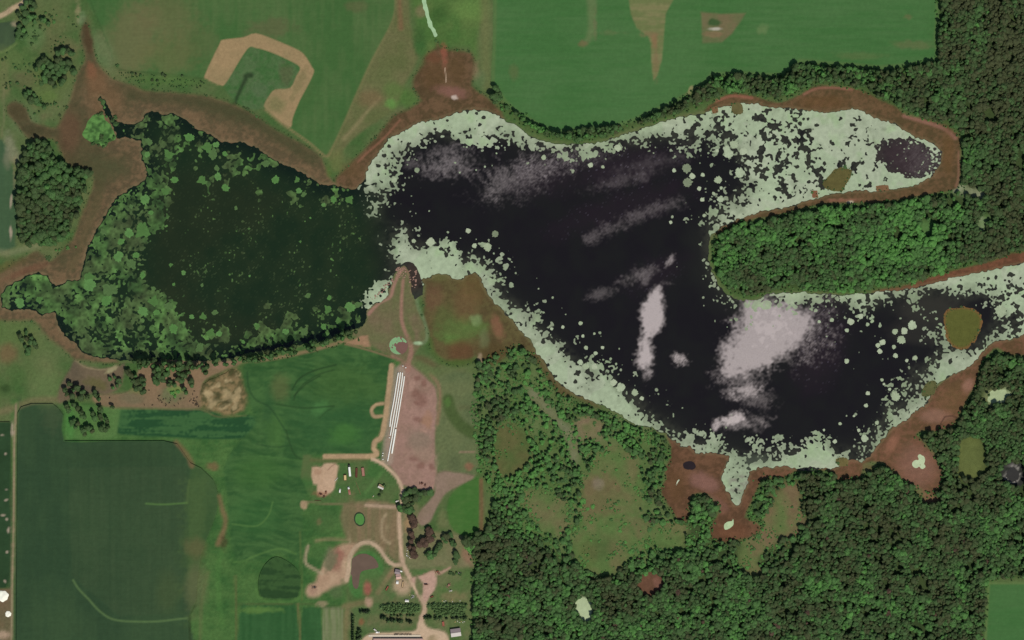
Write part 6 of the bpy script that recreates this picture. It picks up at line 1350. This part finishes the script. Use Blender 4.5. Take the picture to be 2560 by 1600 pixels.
gable(994, 1429, -12, 7, 6, 3, ("grey_roof", "grey_roof"), "dark_steel", "small dark grey shed just south of the road fork")
gable(996.5, 1441, 10, 7, 7, 2.8, ("pink_roof", "pink_roof"), "pink_roof", "small pinkish-roofed shed below the dark grey one")
gable(1017.5, 1502, -3, 5, 2.2, 2.2, ("white_paint", "white_paint"), "white_paint", "little white shed against the north edge of the left windbreak", ridge=.5)
gable(996, 1605, 0, 74, 10, 4, ("pink_roof", "pink_roof"), "brown_board", "long pinkish feed barn cut by the bottom edge", "barn", "barn", 1.2)
t = thing("feed_bunk", 985, 1590, 0, "long pale concrete feed bunk along the north side of the barn", "feed bunk", z=.14)
MB().box(-38, 40, -1.5, 1.5, .0, .25).build("slab", P_["concrete"], t)
for s in (-1, 1): MB().box(-38, 40, s * 1.7 - .12, s * 1.7 + .12, 0, .7).build("wall", P_["concrete"], t)
# poles, planks and scrap
for (a, b, r, m_, nm, l) in (((889, 1203), (902, 1237), .35, "brown_board", "timber_pole", "long brown timber pole lying on the farm grass"), ((836.5, 1203), (845, 1194), .5, "pale_paint", "pipe", "pale pipe lying across the edge of the tan dirt patch"), ((786, 1251), (803, 1252), .4, "dark_rust", "timber_pole", "dark timber pole below the rusty implements")):
    o = MB().tube([(wx(a[0]), wy(a[1]), .16 + r), (wx((a[0] + b[0]) / 2), wy((a[1] + b[1]) / 2), .16 + r), (wx(b[0]), wy(b[1]), .16 + r)], r, 8).build(nm, P_[m_]); tag(o, l, nm.split("_")[-1])
scrap = [(1018,1366,"white_paint"),(1019,1371,"white_paint"),(1018,1376,"pale_paint"),(1017,1384,"pale_paint"),(1017,1389,"white_paint"),(1020,1391,"grey_steel"),(1024,1394,"pale_paint"),(1027,1396,"pink_roof")]
for k, (x, y, c) in enumerate(scrap):
    o = MB().box(-.9, .9, -.6, .6, 0, 1.1, .08).box(-.7, .7, -.45, .45, 1.11, 1.25).build("crate", P_[c]); o.location = (wx(x), wy(y), .12); o.rotation_euler[2] = k * .7; tag(o, "pale crate in the scattered line between the farm road and the brown trees", "crate", "crates beside the farm road")
for k, (x, y) in enumerate(((1106,1502),(1110,1504),(1114,1502),(1130,1500),(1131,1504),(1150,1502),(1138,1555),(1144,1553),(1149,1556),(1153,1554),(1157,1556),(1161,1554),(1024,1487),(1030,1488),(1034,1489),(932.5,1241.5),(934,1240))):
    zone = ("on the north side of the right windbreak", "north") if y < 1510 and x > 1100 else ("on the south side of the right windbreak", "south") if x > 1100 else ("in the scrap north of the left windbreak", "left") if y > 1400 else ("on the grass left of the small tan shed", "tan shed")
    o = MB().box(-1.1, 1.1, -.4, .4, 0, .5, .05).box(-.9, .9, -.3, .3, .51, .8, .05).build("board_stack", P_["pale_paint" if k % 3 else "straw"]); o.location = (wx(x), wy(y), .1); o.rotation_euler[2] = 1.2 + k; tag(o, "small pale stack of boards " + zone[0], "board stack", "board stacks, " + zone[1])
# reddish boulders that line the tip of the spit
rr = random.Random(4)
bm = bmesh.new(); bmesh.ops.create_icosphere(bm, subdivisions=2, radius=1)
for v in bm.verts: v.co *= rr.uniform(.75, 1.15); v.co.z *= .6
rock = bpy.data.meshes.new("boulder"); bm.to_mesh(rock); bm.free(); rock.materials.append(P_["rock"])
rocks = [(1000 + rr.uniform(-10, 14), 668 + rr.uniform(0, 26)) for _ in range(34)] + [(985 - k * 1.8 + rr.uniform(-5, 5), 698 + k * 1.6 + rr.uniform(-3, 3)) for k in range(32)] + [(1030 + rr.uniform(-8, 12), 676 + rr.uniform(0, 46)) for _ in range(26)]
for k, (x, y) in enumerate(rocks):
    o = bpy.data.objects.new("boulder", rock); COL.objects.link(o); s = rr.uniform(.6, 1.5); o.location = (wx(x), wy(y), .15); o.scale = (s, s * rr.uniform(.7, 1.2), s); o.rotation_euler[2] = k
    tag(o, "reddish boulder on the tip of the grassy spit in the lake's neck", "boulder", "boulders on the spit")

# cattle: a skinned skeleton, one surface
sk = [(-1.05, 0, 1.22, .26), (-.55, 0, 1.18, .38), (0, 0, 1.12, .42), (.55, 0, 1.15, .40), (.95, 0, 1.3, .26), (1.3, 0, 1.42, .17), (1.55, 0, 1.3, .16), (1.85, 0, 1.12, .10)]
edges = [(i, i + 1) for i in range(7)]
for bx, by, n0 in ((-.75, .26, 1), (-.75, -.26, 1), (.62, .24, 3), (.62, -.24, 3)):
    b = len(sk); hind = bx < 0
    sk += [(bx, by, .85, .17), (bx + (.1 if hind else 0), by, .5, .10), (bx - (.06 if hind else 0), by, .26, .07), (bx, by, .04, .075)]
    edges += [(n0, b), (b, b + 1), (b + 1, b + 2), (b + 2, b + 3)]
b = len(sk); sk += [(-1.3, 0, 1.0, .05), (-1.34, 0, .55, .04), (1.5, .24, 1.42, .05), (1.5, -.24, 1.42, .05)]; edges += [(0, b), (b, b + 1), (6, b + 2), (6, b + 3)]
me = bpy.data.meshes.new("cow_frame"); me.from_pydata([s[:3] for s in sk], edges, [])
tmp = bpy.data.objects.new("cow_frame", me); COL.objects.link(tmp)
md = tmp.modifiers.new("skin", 'SKIN'); tmp.modifiers.new("sub", 'SUBSURF').levels = 1
for k, s in enumerate(sk): me.skin_vertices[0].data[k].radius = (s[3], s[3]); me.skin_vertices[0].data[k].use_root = (k == 2)
bpy.context.view_layer.update()
cow_me = bpy.data.meshes.new_from_object(tmp.evaluated_get(bpy.context.evaluated_depsgraph_get())); cow_me.name = "cow"
bpy.data.objects.remove(tmp); cow_me.materials.clear(); cow_me.materials.append(P_["hide"])
cows = [(395,997),(398,1002),(397,990),(402,1001),(409,998),(405,1006),(400,989),(415,997),(415,1010),(415,1014),(426,996),(426,1001),(424,1007),(435,996),(446,1009),(436,1014),(450,998),(439,991),(475,1003),(478,999),(484,1001),(485,996),(483,1008),(491,1003),(490,1009),(493,1007),(489,1013),(494,1011),(493,993),(482,986),(497,1016),(381,1013),(361,1012),(452,996),(460,995),(274,995),(487,1003),(492,1013),(373,976),(486,978)]
for k, (x, y) in enumerate(cows):
    o = bpy.data.objects.new("cow", cow_me); COL.objects.link(o); o.location = (wx(x), wy(y), .14); o.rotation_euler[2] = rr.uniform(0, 6.28)
    if x > 470: tag(o, "black cow in the tight group beside the straw mound", "cow", "cattle beside the straw mound")
    elif 390 < x < 460: tag(o, "black cow on the grassy middle of the bare cattle paddock", "cow", "cattle in the middle of the paddock")
    else: tag(o, "black cow standing by itself on the bare west part of the paddock", "cow", "lone cattle in the west of the paddock")
for k in range(16):
    o = bpy.data.objects.new("cow", cow_me); COL.objects.link(o); o.location = (wx(986 + k * 2.8), wy(1585.2 + rr.uniform(-.6, .6)), .14); o.rotation_euler[2] = -1.57 + rr.uniform(-.4, .4); tag(o, "black cow feeding at the long concrete bunk by the barn", "cow", "cattle at the feed bunk")
